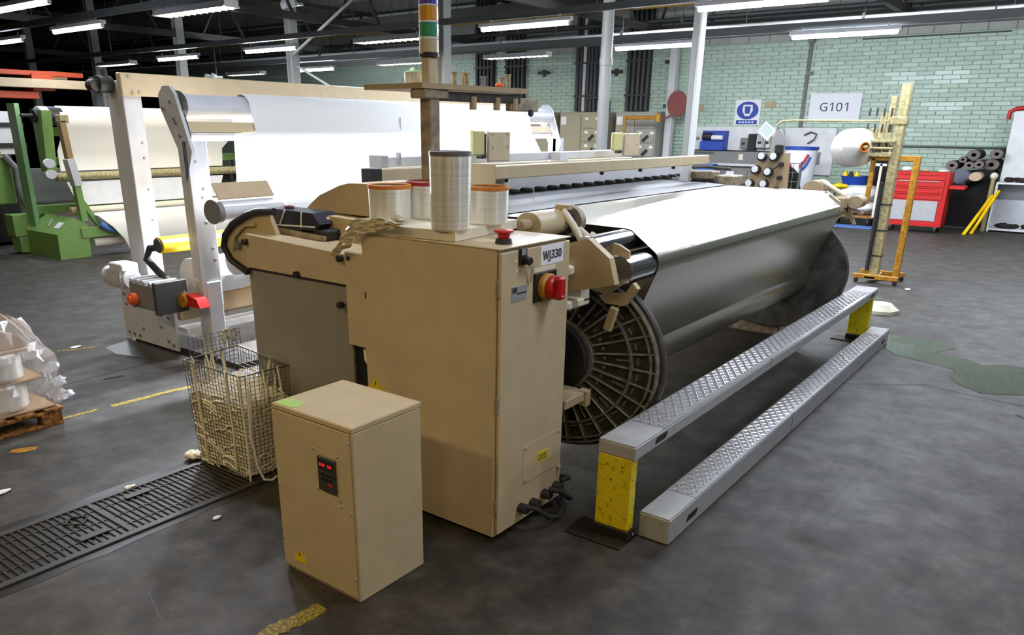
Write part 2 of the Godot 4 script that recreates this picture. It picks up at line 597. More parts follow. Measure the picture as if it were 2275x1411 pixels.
func hall() -> void:
	cur = Vector3.ZERO
	struct("floor", mb().bx(-5.0, 22.0, -0.3, 0.0, -62.0, 6.0, 0.0), M.floor)
	struct("ceiling", mb().bx(-5.3, 22.0, 7.5, 7.8, -62.3, 6.3, 0.0), M.ceiling)
	struct("wall_left", mb().bx(-5.3, -5.0, -0.3, 7.5, -62.3, 6.3, 0.0), M.wall_plain)
	struct("wall_front", mb().bx(-5.0, 22.0, -0.3, 7.5, 6.0, 6.3, 0.0), M.wall_plain)
	struct("wall_back", mb().bx(-5.0, 22.0, -0.3, 7.5, -62.3, -62.0, 0.0), M.wall_plain)
	var w := struct("wall_right", mb().bx(WX + 0.03, 22.0, -0.3, 7.5, -62.0, 6.0, 0.0), M.mortar)
	# painted bricks: the 300 nearest in view one by one, the rest of the wall as one part
	var bl := 0.36
	var bh := 0.095
	var shapes: Array = []
	for k in 3:
		cur = Vector3.ZERO
		shapes.append(mb().box(Vector3.ZERO, Vector3(0.05, bh - 0.011, bl - 0.012), 0.004).mesh())
	var skins: Array = [M.brick_paint, M.brick_paint, M.brick_paint_pale, M.brick_paint, M.brick_paint_fresh]
	var rest: Array = []
	var count := 0
	for row in 43:
		for c in 108:
			var z := 0.6 - c * bl - (0.5 * bl if row % 2 else 0.0)
			var y := 0.05 + row * bh
			var p := Vector3(WX + 0.025 + rng.randf_range(-0.003, 0.003), y, z)
			if count < 300 and y > 1.75 and z < -1.7 and z > -6.3 and row > 18:
				var o := MeshInstance3D.new()
				o.mesh = shapes[count % 3]
				var fresh := (z > -4.5 and z < -3.9 and y > 3.0 and y < 3.35) or (z > -3.6 and z < -2.9 and y > 3.05 and y < 3.3) or (z > -3.6 and z < -2.7 and y > 2.5 and y < 2.7) or (z > -3.7 and z < -3.0 and y > 2.15 and y < 2.3)
				o.material_override = M.brick_paint_fresh if fresh else skins[rng.randi() % 4]
				o.position = p
				o.name = "brick"
				w.add_child(o, true)
				count += 1
			else:
				rest.append(p)
	var mm := MultiMesh.new()
	mm.transform_format = MultiMesh.TRANSFORM_3D
	mm.mesh = shapes[0]
	mm.instance_count = rest.size()
	for k in rest.size(): mm.set_instance_transform(k, Transform3D(Basis(), rest[k]))
	var mi := MultiMeshInstance3D.new()
	mi.multimesh = mm
	mi.material_override = M.brick_paint
	mi.name = "brickwork"
	mi.set_meta("kind", "stuff")
	w.add_child(mi, true)
	# sheet cladding above the bricks
	var kz := 0.0
	while kz > -60.0:
		part(w, "panel", mb().bx(WX - 0.02, WX + 0.05, 4.12, 7.5, kz - 0.53, kz - 0.012, 0.006), M.cladding)
		kz -= 0.53
	for y in [4.6, 5.7]: part(w, "rail", mb().bx(WX - 0.08, WX - 0.02, y, y + 0.07, -60.0, 0.0, 0.0), M.tray)
	# black sheeting over the far end of the wall
	var bs := struct("trim_1", mb().bx(WX - 0.12, WX - 0.04, 0.0, 4.95, -61.9, -35.0, 0.0), M.black_sheet)
	for k in 12: part(bs, "panel", mb().bx(WX - 0.16, WX - 0.12, 0.0, 4.9, -35.1 - k * 2.2, -37.15 - k * 2.2, 0.01), M.black_sheet)

func hall_steel() -> void:
	# columns in a row
	var told := ["grey steel column right behind the signal tower's pole", "grey steel column under the twin emergency spotlights", "pale grey steel column left of the cross beam's middle",
		"grey steel column above the take-up frame's left post", "grey steel column nearest the left edge, behind the orange machine"]
	var zs := [-11.55, -16.45, -21.3, -26.0, -30.5]
	for k in 5:
		var z: float = zs[k]
		var o := thing("steel_column", told[k], "column", Vector3(13.5, 0, z), "steel columns of the hall")
		o.set_meta("kind", "structure")
		part(o, "flange", mb().bx(13.38, 13.62, 0, 7.5, z - 0.1, z - 0.085, 0.0), M.column)
		part(o, "flange", mb().bx(13.38, 13.62, 0, 7.5, z + 0.085, z + 0.1, 0.0), M.column)
		part(o, "web", mb().bx(13.49, 13.51, 0, 7.5, z - 0.085, z + 0.085, 0.0), M.column)
		part(o, "base_plate", mb().bx(13.3, 13.7, 0, 0.02, z - 0.18, z + 0.18), M.column)
	var o2 := thing("steel_column", "slender grey steel column with a pale edge, left of the blue safety sign", "column", Vector3(13.5, 0, -5.9), "steel columns of the hall")
	o2.set_meta("kind", "structure")
	part(o2, "web", mb().bx(13.42, 13.58, 0, 7.5, -5.98, -5.86, 0.01), M.column)
	part(o2, "edge_strip", mb().bx(13.4, 13.6, 0, 7.5, -5.86, -5.82, 0.005), M.pipe_light, "pale edge strip")
	part(o2, "base_plate", mb().bx(13.35, 13.65, 0, 0.02, -6.0, -5.75), M.column)
	var o3 := thing("steel_pole", "thin round steel pole rising behind the loom to the roof", "pole", Vector3(13.5, 0, -7.65))
	o3.set_meta("kind", "structure")
	part(o3, "pipe", mb().cyl(Vector3(13.5, 0, -7.65), 1, 7.5, 0.105, 16), M.column)
	part(o3, "collar", mb().cyl(Vector3(13.5, 3.1, -7.65), 1, 0.12, 0.12, 16), M.column)
	# trunking that carries the lamps, other runs, cross beams
	var runs := [["lamp_trunking", 15.7, 3.78, 0.16, 0.12, "tray", "dark lamp trunking over the loom's far end"], ["lamp_trunking", 11.6, 3.78, 0.1, 0.1, "tray", "dark lamp trunking over the open aisle"],
		["lamp_trunking", 7.5, 3.78, 0.1, 0.1, "tray", "dark lamp trunking over the loom's middle"], ["lamp_trunking", 3.6, 3.78, 0.1, 0.1, "tray", "dark lamp trunking over the control cabinet"],
		["lamp_trunking", -0.3, 3.78, 0.1, 0.1, "tray", "dark lamp trunking over the left aisle"],
		["cable_tray", 18.0, 4.0, 0.3, 0.14, "tray", "dark cable tray carrying many cables, below the yellow pipe"],
		["roof_beam", 20.0, 5.26, 0.2, 0.24, "steel_dark", "deep dark roof beam above the yellow pipe"]]
	for r in runs:
		var o := thing(r[0], r[6], "trunking" if r[0] != "roof_beam" else "beam", Vector3(r[1], r[2], -25.0))
		o.set_meta("kind", "structure")
		part(o, "channel", mb().bx(r[1] - r[3] * 0.5, r[1] + r[3] * 0.5, r[2] - r[4] * 0.5, r[2] + r[4] * 0.5, -55.0, 4.0, 0.0), M[r[5]])
		var z := 3.0
		while z > -50.0:
			part(o, "hanger", mb().cyl(Vector3(r[1], r[2] + r[4] * 0.5, z), 1, 7.5 - r[2] - r[4] * 0.5, 0.012, 6), M.tray)
			z -= 4.9
		if r[0] == "cable_tray":
			for k in 5: part(o, "cable", mb().cyl(Vector3(18.0 - 0.12 + k * 0.06, 4.09, -55.0), 2, 59.0, 0.022, 6), M.pipe_dark if k != 3 else M.pipe_light)
	for r in [[20.2, 5.0, 0.045, "pipe_yellow", "dull yellow gas pipe along the wall below the roof beam"], [19.4, 4.55, 0.04, "pipe_dark", "dark pipe between cable tray and yellow pipe"],
			[16.4, 3.95, 0.035, "pipe_light", "pale conduit beside the lamp trunking"], [21.2, 4.75, 0.05, "tray", "grey pipe along the cladding's foot"]]:
		var o := thing("roof_pipe", r[4], "pipe", Vector3(r[0], r[1], -25.0), "")
		o.set_meta("kind", "structure")
		part(o, "pipe", mb().cyl(Vector3(r[0], r[1], -55.0), 2, 57.0, r[2], 10), M[r[3]])
		for k in 10: part(o, "bracket", mb().bx(r[0] - 0.07, r[0] + 0.07, r[1] - 0.07, r[1] + 0.07, -4.0 - k * 4.9, -4.05 - k * 4.9, 0.0), M.tray)
		for k in 10: part(o, "hanger", mb().cyl(Vector3(r[0], r[1] + 0.06, -4.02 - k * 4.9), 1, 7.5 - r[1] - 0.06, 0.012, 6), M.tray)
	var nb := ["dark cross beam over the G101 sign", "dark cross beam meeting the wall at the white pillar", "dark cross beam right of the signal tower", "dark cross beam above the twin spotlights", "dark cross beam far down the hall"]
	for k in 5:
		var z: float = [-4.0, -9.78, -15.6, -21.3, -30.5][k]
		var o := thing("cross_beam", nb[k], "beam", Vector3(13.0, 4.4, z), "cross beams under the roof")
		o.set_meta("kind", "structure")
		part(o, "chord", mb().bx(4.0, WX - 0.2, 4.32, 4.48, z - 0.06, z + 0.06, 0.0), M.steel_dark)
		part(o, "chord", mb().bx(4.0, WX - 0.2, 5.6, 5.72, z - 0.05, z + 0.05, 0.0), M.steel_dark)
		for q in 12:
			var x := 4.5 + q * 1.4
			part(o, "lacing", mb().bar(Vector3(x, 4.46, z), Vector3(x + 0.7 * (1 if q % 2 else -1), 5.62, z), 0.05, 0.05, Vector3(0, 0, 1), 0.0), M.steel_dark)
	# braces at the column with the spotlights
	for b in [[Vector3(13.4, 3.65, -16.3), Vector3(13.4, 4.95, -13.6), "long diagonal brace rising right of the column under the spotlights"], [Vector3(13.5, 3.4, -16.3), Vector3(13.5, 2.6, -14.4), "short diagonal brace falling to the cross beam of the take-up frame"]]:
		cur = b[0]
		var o := part(self, "diagonal_brace", mb().bar(b[0], b[1], 0.05, 0.05, Vector3(1, 0, 0)), M.column)
		o.position = b[0]
		tag(o, b[2], "brace")
		o.set_meta("kind", "structure")
	# twin emergency spots
	var sp := [[Vector3(13.2, 4.72, -16.05), 0.11, "pair of white emergency spotlights at the top of a steel column"], [Vector3(14.5, 3.35, -21.4), 0.1, "pair of small white emergency spotlights below a lamp, before the black wall"]]
	for s in sp:
		var p: Vector3 = s[0]
		var o := thing("emergency_spotlight", s[2], "spotlight", p)
		part(o, "bracket", mb().box(p + Vector3(0.14, 0, 0), Vector3(0.2, 0.06, 0.4)), M.fitting)
		if p.y < 4.0: part(o, "drop_rod", mb().cyl(p + Vector3(0.14, 0, 0.05), 1, 0.98, 0.012, 6), M.tray)
		for k in [-1, 1]:
			var bm := mb().lathe([Vector2(0, -0.12), Vector2(0.06, -0.1), Vector2(s[1], 0.02), Vector2(s[1] * 0.9, 0.03), Vector2(0, 0.045)], Transform3D(Basis(Vector3(0, 0, 1), PI / 2) , p + Vector3(-0.05, 0, k * 0.16)), 16)
			part(o, "lamp_head", bm, M.white)

func wall_fittings() -> void:
	# bundles of dark riser pipes on the brick wall
	var bun := [[-16.5, 5, "leftmost bundle of dark riser pipes on the wall, behind the yarn shelf"], [-15.3, 5, "bundle of dark riser pipes at the right end of the take-up cross beam"],
		[-12.7, 6, "bundle of dark riser pipes right of the yellow lit wall"], [-11.0, 5, "bundle of dark riser pipes left of the white pillar"]]
	for b in bun:
		var z: float = b[0]
		var o := thing("riser_pipes", b[2], "pipes", Vector3(WX - 0.1, 2.2, z), "riser pipe bundles")
		part(o, "backing", mb().bx(WX - 0.05, WX - 0.005, 2.5, 5.8, z - 0.36, z + 0.36), M.steel_dark)
		for k in b[1]:
			part(o, "pipe", mb().cyl(Vector3(WX - 0.12, 2.5, z - 0.3 + k * 0.6 / (b[1] - 1)), 1, 3.5, 0.055, 10), M.pipe_light if (k == 2 and b[1] == 6) else M.pipe_dark)
		for y in [2.9, 3.8]: part(o, "clamp", mb().bx(WX - 0.18, WX - 0.005, y, y + 0.05, z - 0.38, z + 0.38), M.steel_dark)
	for b in [[-15.0, 2.55, "low beside the riser pipes at the cross beam's end"], [-14.6, 3.6, "high on the yellow lit wall"], [-10.4, 3.75, "high between riser pipes and white pillar"], [-10.35, 2.62, "low between riser pipes and white pillar"], [-12.1, 3.55, "beside the tall steel pole"]]:
		solo("wall_bracket", Vector3(WX, b[1], b[0]), func(m: MB): m.bx(WX - 0.16, WX - 0.005, b[1] - 0.03, b[1] + 0.05, b[0] + 0.2, b[0] + 0.55).bx(WX - 0.04, WX - 0.005, b[1] - 0.1, b[1] + 0.1, b[0] + 0.3, b[0] + 0.4), M.steel_dark, "small dark wall bracket " + b[2], "bracket", "wall brackets by the pipes")
	# white pillar and the round red disc on it
	solo("wall_pillar", Vector3(20.9, 0, -9.7), func(m: MB): m.bx(20.8, 21.0, 0, 4.3, -9.85, -9.65, 0.01), M.pipe_light, "slender white pillar in front of the brick wall, behind the red disc", "pillar").set_meta("kind", "structure")
	var rd := thing("round_disc", "dull red round disc on a yellow arm at the white pillar", "disc", Vector3(20.6, 2.65, -9.4))
	part(rd, "disc", mb().cyl(Vector3(20.55, 2.66, -9.42), 0, 0.05, 0.28, 28, 0.33), M.dark_red)
	part(rd, "handle", mb().bar(Vector3(20.62, 2.4, -9.55), Vector3(20.62, 2.25, -9.85), 0.04, 0.04), M.dark_red)
	part(rd, "stud", mb().box(Vector3(20.7, 2.66, -9.55), Vector3(0.2, 0.05, 0.2)), M.steel_dark)
	var ya := thing("swing_arm", "yellow tubular swing arm beside the grey switch cabinets", "arm", Vector3(19.9, 0, -10.35))
	part(ya, "post", mb().cyl(Vector3(19.9, 0, -10.6), 1, 2.32, 0.05, 12), M.pipe_yellow)
	part(ya, "arm", mb().cyl(Vector3(19.9, 2.3, -10.6), 2, 1.0, 0.045, 12), M.amber_paint)
	part(ya, "joint", mb().cyl(Vector3(19.9, 2.2, -9.62), 1, 0.2, 0.08, 14), M.amber_paint)
	# signs
	var s := thing("wall_sign", "large white sign reading G101 on the brick wall", "sign", Vector3(WX - 0.02, 2.58, -5.6))
	part(s, "board", mb().bx(WX - 0.03, WX - 0.005, 2.275, 2.89, -6.21, -5.0), M.paper)
	words(s, "G101", Vector3(WX - 0.032, 2.565, -5.6), 0.66, 0.2, -PI / 2, M.ink)
	var e := thing("safety_sign", "blue and white mandatory safety sign with a mask symbol", "sign", Vector3(WX - 0.02, 2.45, -7.78))
	part(e, "board", mb().bx(WX - 0.02, WX - 0.005, 2.14, 2.77, -8.12, -7.44), M.paper)
	part(e, "symbol_disc", mb().cyl(Vector3(WX - 0.024, 2.5, -7.78), 0, 0.006, 0.29, 28, 0.22), M.blue)
	part(e, "symbol", mb().prism(PackedVector2Array([Vector2(2.64, -7.9), Vector2(2.64, -7.66), Vector2(2.5, -7.64), Vector2(2.36, -7.72), Vector2(2.36, -7.84), Vector2(2.5, -7.92)]), 0, WX - 0.03, WX - 0.024), M.paper)
	part(e, "mask", mb().prism(PackedVector2Array([Vector2(2.6, -7.86), Vector2(2.6, -7.7), Vector2(2.42, -7.72), Vector2(2.42, -7.84)]), 0, WX - 0.035, WX - 0.03), M.blue)
	part(e, "text_band", mb().bx(WX - 0.026, WX - 0.02, 2.16, 2.26, -8.06, -7.5, 0.0), M.blue)
	for q in 5: part(e, "lettering", mb().bx(WX - 0.029, WX - 0.026, 2.19, 2.23, -7.98 + q * 0.085, -7.93 + q * 0.085, 0.0), M.paper)
	for k in [[-9.15, 2.57, "left of the blue safety sign"], [-7.2, 2.64, "right of the blue safety sign"]]:
		solo("wall_plate", Vector3(WX, k[1], k[0]), func(m: MB): m.bx(WX - 0.02, WX - 0.005, k[1] - 0.07, k[1] + 0.07, k[0] - 0.14, k[0] + 0.14), M.board, "small tan wall plate " + k[2], "plate", "")
	# conduit and thin pipes
	solo("wall_conduit", Vector3(WX, 1.6, -6.36), func(m: MB): m.cyl(Vector3(WX - 0.05, 1.2, -6.36), 1, 3.0, 0.04, 8).box(Vector3(WX - 0.05, 3.35, -6.3), Vector3(0.08, 0.08, 0.12)).box(Vector3(WX - 0.05, 4.1, -6.36), Vector3(0.08, 0.12, 0.14)), M.grey, "vertical grey conduit on the brick wall left of the G101 sign", "conduit")
	solo("wall_pipe", Vector3(WX, 1.68, -4.0), func(m: MB): m.cyl(Vector3(WX - 0.04, 1.68, -9.3), 2, 8.0, 0.02, 8), M.tray, "thin dark pipe running level along the brick wall", "pipe")
	solo("wall_cable", Vector3(WX, 4.09, -3.5), func(m: MB): m.cyl(Vector3(WX - 0.03, 4.07, -5.2), 2, 3.0, 0.018, 6), M.tray, "thin dark cable along the top of the brick wall", "cable")
	solo("bent_pipe", Vector3(WX, 2.5, -11.9), func(m: MB): m.tube([Vector3(21.2, 2.85, -12.6), Vector3(21.2, 2.88, -12.2), Vector3(21.2, 2.86, -11.95), Vector3(21.2, 2.76, -11.82), Vector3(21.2, 2.6, -11.82), Vector3(21.2, 2.475, -11.82)], 0.035), M.tray, "bent dark pipe dropping behind the middle switch cabinet", "pipe")
	# grey switch cabinets
	var cb := [[-14.6, -13.35, "cabinet_olive", 0, "olive grey switch cabinet behind the take-up frame's right end"], [-13.05, -11.55, "cabinet_olive", 1, "grey switch cabinet with black handles, left of the tall pole"],
		[-11.2, -9.95, "cabinet_grey", 1, "grey switch cabinet with black handles behind the yellow arm"]]
	for c in cb:
		var z0: float = c[0]
		var z1: float = c[1]
		var o := thing("switch_cabinet", c[4], "cabinet", Vector3(20.9, 0, (z0 + z1) * 0.5))
		part(o, "body", mb().bx(20.5, 21.35, 0, 2.46, z0, z1, 0.01), M[c[2]])
		if c[3]:
			var mid := z0 + (z1 - z0) * 0.48
			part(o, "door", mb().bx(20.47, 20.5, 0.1, 2.4, z0 + 0.03, mid), M[c[2]])
			part(o, "notice", mb().bx(20.455, 20.47, 2.12, 2.34, z0 + 0.06, z0 + 0.24, 0.0), M.paper)
			for k in 4:
				var y := 2.05 - k * 0.37
				var dr := part(o, "switch_door", mb().bx(20.47, 20.5, y - 0.02, y + 0.33, mid + 0.03, z1 - 0.04), M[c[2]])
				if k: part(dr, "handle", mb().bar(Vector3(20.45, y + 0.02, mid + 0.3), Vector3(20.45, y + 0.16, mid + 0.45), 0.05, 0.07), M.black)
				for q in [0.15, 0.5]: part(dr, "nameplate", mb().bx(20.46, 20.47, y + 0.2, y + 0.27, mid + q, mid + q + 0.12, 0.0), M.paper)
		else: part(o, "door", mb().bx(20.47, 20.5, 0.1, 2.4, z0 + 0.05, z1 - 0.05), M[c[2]])

func bolt(par: Node, p: Vector3, k: int, r: float, m: Material, called := "screw", l := 0.008) -> void:
	part(par, called, mb().cyl(p, k, l, r, 10, 0.0, 0.002), m)

func control_cabinet() -> void:
	var x0 := 2.765
	var x1 := 3.36
	var z0 := -2.94
	var z1 := -2.05
	var o := thing("control_cabinet", "tall beige control cabinet with a red rotary switch, carrying the yarn packages", "cabinet", Vector3(3.06, 0, -2.5))
	part(o, "body", mb().bx(x0, x1, 0.03, 1.49, z0, z1 - 0.022, 0.006), M.beige)
	part(o, "plinth", mb().bx(x0 + 0.03, x1 - 0.03, 0, 0.03, z0 + 0.03, z1 - 0.05), M.black)
	part(o, "top_panel", mb().bx(x0 - 0.003, x1 + 0.003, 1.488, 1.494, z0, z1, 0.002), M.beige)
	var d := part(o, "door", mb().bx(x0 + 0.012, x1 - 0.002, 0.05, 1.474, z1 - 0.018, z1, 0.006), M.beige)
	# access plate low on the door
	var ap := part(d, "access_plate", mb().bx(2.985, 3.33, 0.255, 0.47, z1, z1 + 0.003, 0.001), M.beige)
	ap.set_meta("label", "small screwed access plate")
	for p in [[3.005, 0.455], [3.315, 0.455], [3.005, 0.275]]: bolt(d, Vector3(p[0], p[1], z1 + 0.003), 2, 0.008, M.steel)
	part(d, "warning_label", mb().bx(3.11, 3.217, 0.335, 0.39, z1 + 0.003, z1 + 0.005, 0.0), M.sign_yellow, "small yellow warning label")
	for q in 3: part(d, "label_line", mb().bx(3.12, 3.207, 0.345 + q * 0.013, 0.35 + q * 0.013, z1 + 0.005, z1 + 0.006, 0.0), M.ink)
	var nl := part(d, "number_label", mb().bx(3.093, 3.292, 1.378, 1.474, z1, z1 + 0.002, 0.0), M.paper, "white label reading WJ330")
	words(nl, "WJ330", Vector3(3.193, 1.424, z1 + 0.003), 0.165, 0.055, 0.0, M.ink, true)
	# main switch
	var sw := part(d, "switch_plate", mb().bx(3.036, 3.225, 1.208, 1.348, z1, z1 + 0.012, 0.004), M.black)
	part(sw, "switch_ring", mb().lathe([Vector2(0.074, 0), Vector2(0.072, 0.02), Vector2(0.064, 0.028), Vector2(0, 0.03)], Transform3D(Basis(Vector3(1, 0, 0), PI / 2).scaled(Vector3(1, 0.92, 1)), Vector3(3.133, 1.274, z1 + 0.012)), 28), M.amber_paint)
	part(sw, "rotary_knob", mb().lathe([Vector2(0.062, 0), Vector2(0.06, 0.03), Vector2(0.05, 0.04), Vector2(0, 0.045)], Transform3D(Basis(Vector3(1, 0, 0), PI / 2).scaled(Vector3(1, 0.92, 1)), Vector3(3.138, 1.274, z1 + 0.03)), 24), M.red)
	part(sw, "knob_grip", mb().bx(3.112, 3.17, 1.218, 1.33, z1 + 0.06, z1 + 0.105, 0.012), M.red)
	part(sw, "pointer", mb().bx(3.13, 3.144, 1.235, 1.241, z1 + 0.105, z1 + 0.107, 0.0), M.paper)
	part(d, "switch_label", mb().bx(3.04, 3.225, 1.351, 1.373, z1, z1 + 0.002, 0.0), M.cream)
	# key switch with its hanging key
	var ks := part(d, "key_switch", mb().bx(2.91, 2.965, 1.405, 1.482, z1, z1 + 0.012, 0.003), M.black)
	part(ks, "key_label", mb().bx(2.917, 2.952, 1.45, 1.478, z1 + 0.012, z1 + 0.014, 0.0), M.steel)
	part(ks, "lock_barrel", mb().cyl(Vector3(2.945, 1.425, z1 + 0.01), 2, 0.035, 0.022, 16, 0.019), M.black)
	part(ks, "key", mb().bx(2.95, 2.985, 1.39, 1.425, z1 + 0.03, z1 + 0.036, 0.002), M.board)
	part(ks, "key_tag", mb().bar(Vector3(2.985, 1.4, z1 + 0.03), Vector3(3.0, 1.315, z1 + 0.012), 0.004, 0.016, Vector3(1, 0, 0)), M.board)
	for p in [[2.88, 1.42], [2.885, 1.375], [2.935, 1.375]]: part(d, "symbol_plate", mb().bx(p[0], p[0] + 0.018, p[1], p[1] + 0.014, z1, z1 + 0.002, 0.0), M.cream)
	var rp := part(d, "rating_plate", mb().bx(2.858, 2.98, 1.238, 1.31, z1, z1 + 0.003, 0.001), M.steel, "silver rating plate")
	part(rp, "label_line", mb().bx(2.862, 2.9, 1.28, 1.305, z1 + 0.003, z1 + 0.004, 0.0), M.ink)
	part(rp, "label_line", mb().bx(2.9, 2.975, 1.27, 1.277, z1 + 0.003, z1 + 0.004, 0.0), M.ink)
	for y in [1.31, 0.75, 0.2]: part(o, "hinge", mb().bx(x0 + 0.002, x0 + 0.014, y - 0.04, y + 0.04, z1 - 0.016, z1 - 0.002, 0.002), M.beige_old)
	bolt(d, Vector3(3.325, 0.24, z1), 2, 0.012, M.steel, "door_lock", 0.02)
	# cable glands and leads
	var gy := [0.132, 0.118, 0.13, 0.136]
	for k in 4:
		var x: float = 2.97 + k * 0.11
		part(o, "cable_gland", mb().cyl(Vector3(x, gy[k], z1), 2, 0.05, 0.03, 14, 0.026), M.rubber)
	part(o, "lead", mb().tube([Vector3(2.97, 0.145, z1 + 0.04), Vector3(3.0, 0.135, z1 + 0.09), Vector3(3.07, 0.07, z1 + 0.12), Vector3(3.18, 0.025, z1 + 0.11), Vector3(3.3, 0.03, z1 + 0.06), Vector3(3.42, 0.05, z1 - 0.02), Vector3(3.46, 0.06, z1 - 0.11)], 0.014, 8), M.rubber)
	part(o, "lead", mb().tube([Vector3(3.19, 0.165, z1 + 0.04), Vector3(3.23, 0.15, z1 + 0.09), Vector3(3.3, 0.09, z1 + 0.11), Vector3(3.37, 0.05, z1 + 0.05), Vector3(3.42, 0.06, z1 - 0.06), Vector3(3.46, 0.08, z1 - 0.12)], 0.016, 8), M.rubber)
	part(o, "lead", mb().tube([Vector3(3.3, 0.18, z1 + 0.04), Vector3(3.35, 0.18, z1 + 0.06), Vector3(3.42, 0.14, z1 + 0.01), Vector3(3.48, 0.1, z1 - 0.11)], 0.014, 8), M.rubber)
	# emergency stop on top
	var es := part(o, "emergency_stop", mb().lathe([Vector2(0, 0), Vector2(0.042, 0), Vector2(0.036, 0.024), Vector2(0, 0.024)], Transform3D(Basis(), Vector3(2.928, 1.494, -2.15)), 20), M.black, "red mushroom emergency stop")
	part(es, "mushroom", mb().lathe([Vector2(0.026, 0), Vector2(0.03, 0.02), Vector2(0.048, 0.03), Vector2(0.046, 0.038), Vector2(0, 0.044)], Transform3D(Basis(), Vector3(2.928, 1.518, -2.15)), 20), M.red)
	# side cover strip towards the loom
	part(o, "side_cover", mb().bx(x0 + 0.012, x0 + 0.2, 0.875, 1.385, -3.085, z0, 0.006), M.beige)
	part(o, "dark_gap", mb().bx(x0 + 0.07, x0 + 0.2, 0.02, 0.875, -3.085, z0, 0.0), M.black)
	part(o, "cloth_strip", mb().tube([Vector3(2.82, 0.86, -3.0), Vector3(2.815, 0.8, -2.99), Vector3(2.82, 0.77, -2.97), Vector3(2.82, 0.745, -2.95)], 0.012, 6), M.waste)
	bolt(o, Vector3(x0 + 0.004, 1.35, -3.05), 0, 0.012, M.rubber, "latch_knob", 0.01)
	part(o, "slot", mb().bx(x0 - 0.001, x0 + 0.001, 1.155, 1.19, -2.925, -2.918, 0.0), M.black)
	# warning triangle on its plate
	var wl := part(o, "warning_label", mb().bx(x0 - 0.003, x0, 0.62, 0.678, -2.93, -2.8, 0.0), M.sign_yellow, "yellow electrical warning label with triangle")
	part(wl, "triangle", mb().prism(PackedVector2Array([Vector2(0.678, -2.905), Vector2(0.678, -2.835), Vector2(0.73, -2.87)]), 0, x0 - 0.003, x0), M.sign_yellow)
	part(wl, "bolt_symbol", mb().prism(PackedVector2Array([Vector2(0.686, -2.876), Vector2(0.7, -2.865), Vector2(0.715, -2.87), Vector2(0.698, -2.874)]), 0, x0 - 0.005, x0 - 0.003), M.ink)
	for q in 3: part(wl, "label_line", mb().bx(x0 - 0.004, x0 - 0.003, 0.63 + q * 0.015, 0.634 + q * 0.015, -2.92, -2.81, 0.0), M.ink)

func inverter_cabinet() -> void:
	var x0 := 1.978
	var x1 := 2.405
	var z0 := -2.728
	var z1 := -2.216
	var o := thing("inverter_cabinet", "low beige drive cabinet with a small red digit display, in front of the tall cabinet", "cabinet", Vector3(2.19, 0, -2.47))
	part(o, "body", mb().bx(x0 + 0.006, x1, 0.0, 0.812, z0 + 0.004, z1, 0.005), M.beige)
	part(o, "lid", mb().bx(x0, x1 + 0.003, 0.812, 0.84, z0, z1 + 0.003, 0.005), M.beige)
	var f := part(o, "front_panel", mb().bx(x0 - 0.002, x0 + 0.006, 0.02, 0.81, z0, z1 - 0.012, 0.002), M.beige)
	for p in [[0.77, -2.235], [0.44, -2.235], [0.12, -2.235], [0.44, -2.715], [0.16, -2.715]]: bolt(f, Vector3(x0 - 0.006, p[0], p[1]), 0, 0.007, M.steel)
	var dp := part(f, "display", mb().bx(x0 - 0.014, x0 - 0.002, 0.51, 0.67, -2.425, -2.315, 0.003), M.display, "grey operator panel with red digits")
	part(dp, "screen", mb().bx(x0 - 0.016, x0 - 0.014, 0.617, 0.655, -2.415, -2.325, 0.0), M.key_panel)
	for k in 6:
		if k != 3: part(dp, "digit", mb().bx(x0 - 0.0175, x0 - 0.016, 0.629, 0.642, -2.408 + k * 0.0135, -2.4 + k * 0.0135, 0.0), M.digits)
	for r in 2:
		for k in 3: part(dp, "key", mb().bx(x0 - 0.018, x0 - 0.014, 0.565 + r * 0.022, 0.58 + r * 0.022, -2.405 + k * 0.027, -2.385 + k * 0.027, 0.002), M.key_panel)
	part(dp, "stop_key", mb().bx(x0 - 0.018, x0 - 0.014, 0.54, 0.555, -2.355, -2.33, 0.002), M.red)
	for p in [[0.69, -2.455], [0.69, -2.305], [0.5, -2.445], [0.485, -2.3], [0.455, -2.3]]: bolt(f, Vector3(x0 - 0.008, p[0], p[1]), 0, 0.006, M.steel)
	var wl := part(f, "warning_label", mb().bx(x0 - 0.005, x0 - 0.002, 0.068, 0.095, -2.645, -2.57, 0.0), M.sign_yellow, "tiny yellow warning label with triangle")
	part(wl, "triangle", mb().prism(PackedVector2Array([Vector2(0.095, -2.635), Vector2(0.095, -2.58), Vector2(0.128, -2.608)]), 0, x0 - 0.005, x0 - 0.002), M.sign_yellow)
	part(wl, "bolt_symbol", mb().prism(PackedVector2Array([Vector2(0.1, -2.613), Vector2(0.11, -2.604), Vector2(0.121, -2.609), Vector2(0.109, -2.611)]), 0, x0 - 0.007, x0 - 0.005), M.ink)
	part(o, "green_sticker", mb().prism(PackedVector2Array([Vector2(1.985, -2.715), Vector2(1.99, -2.6), Vector2(2.02, -2.575), Vector2(2.06, -2.6), Vector2(2.07, -2.68), Vector2(2.03, -2.722)]), 1, 0.84, 0.8415), M.lime, "faded lime green sticker")

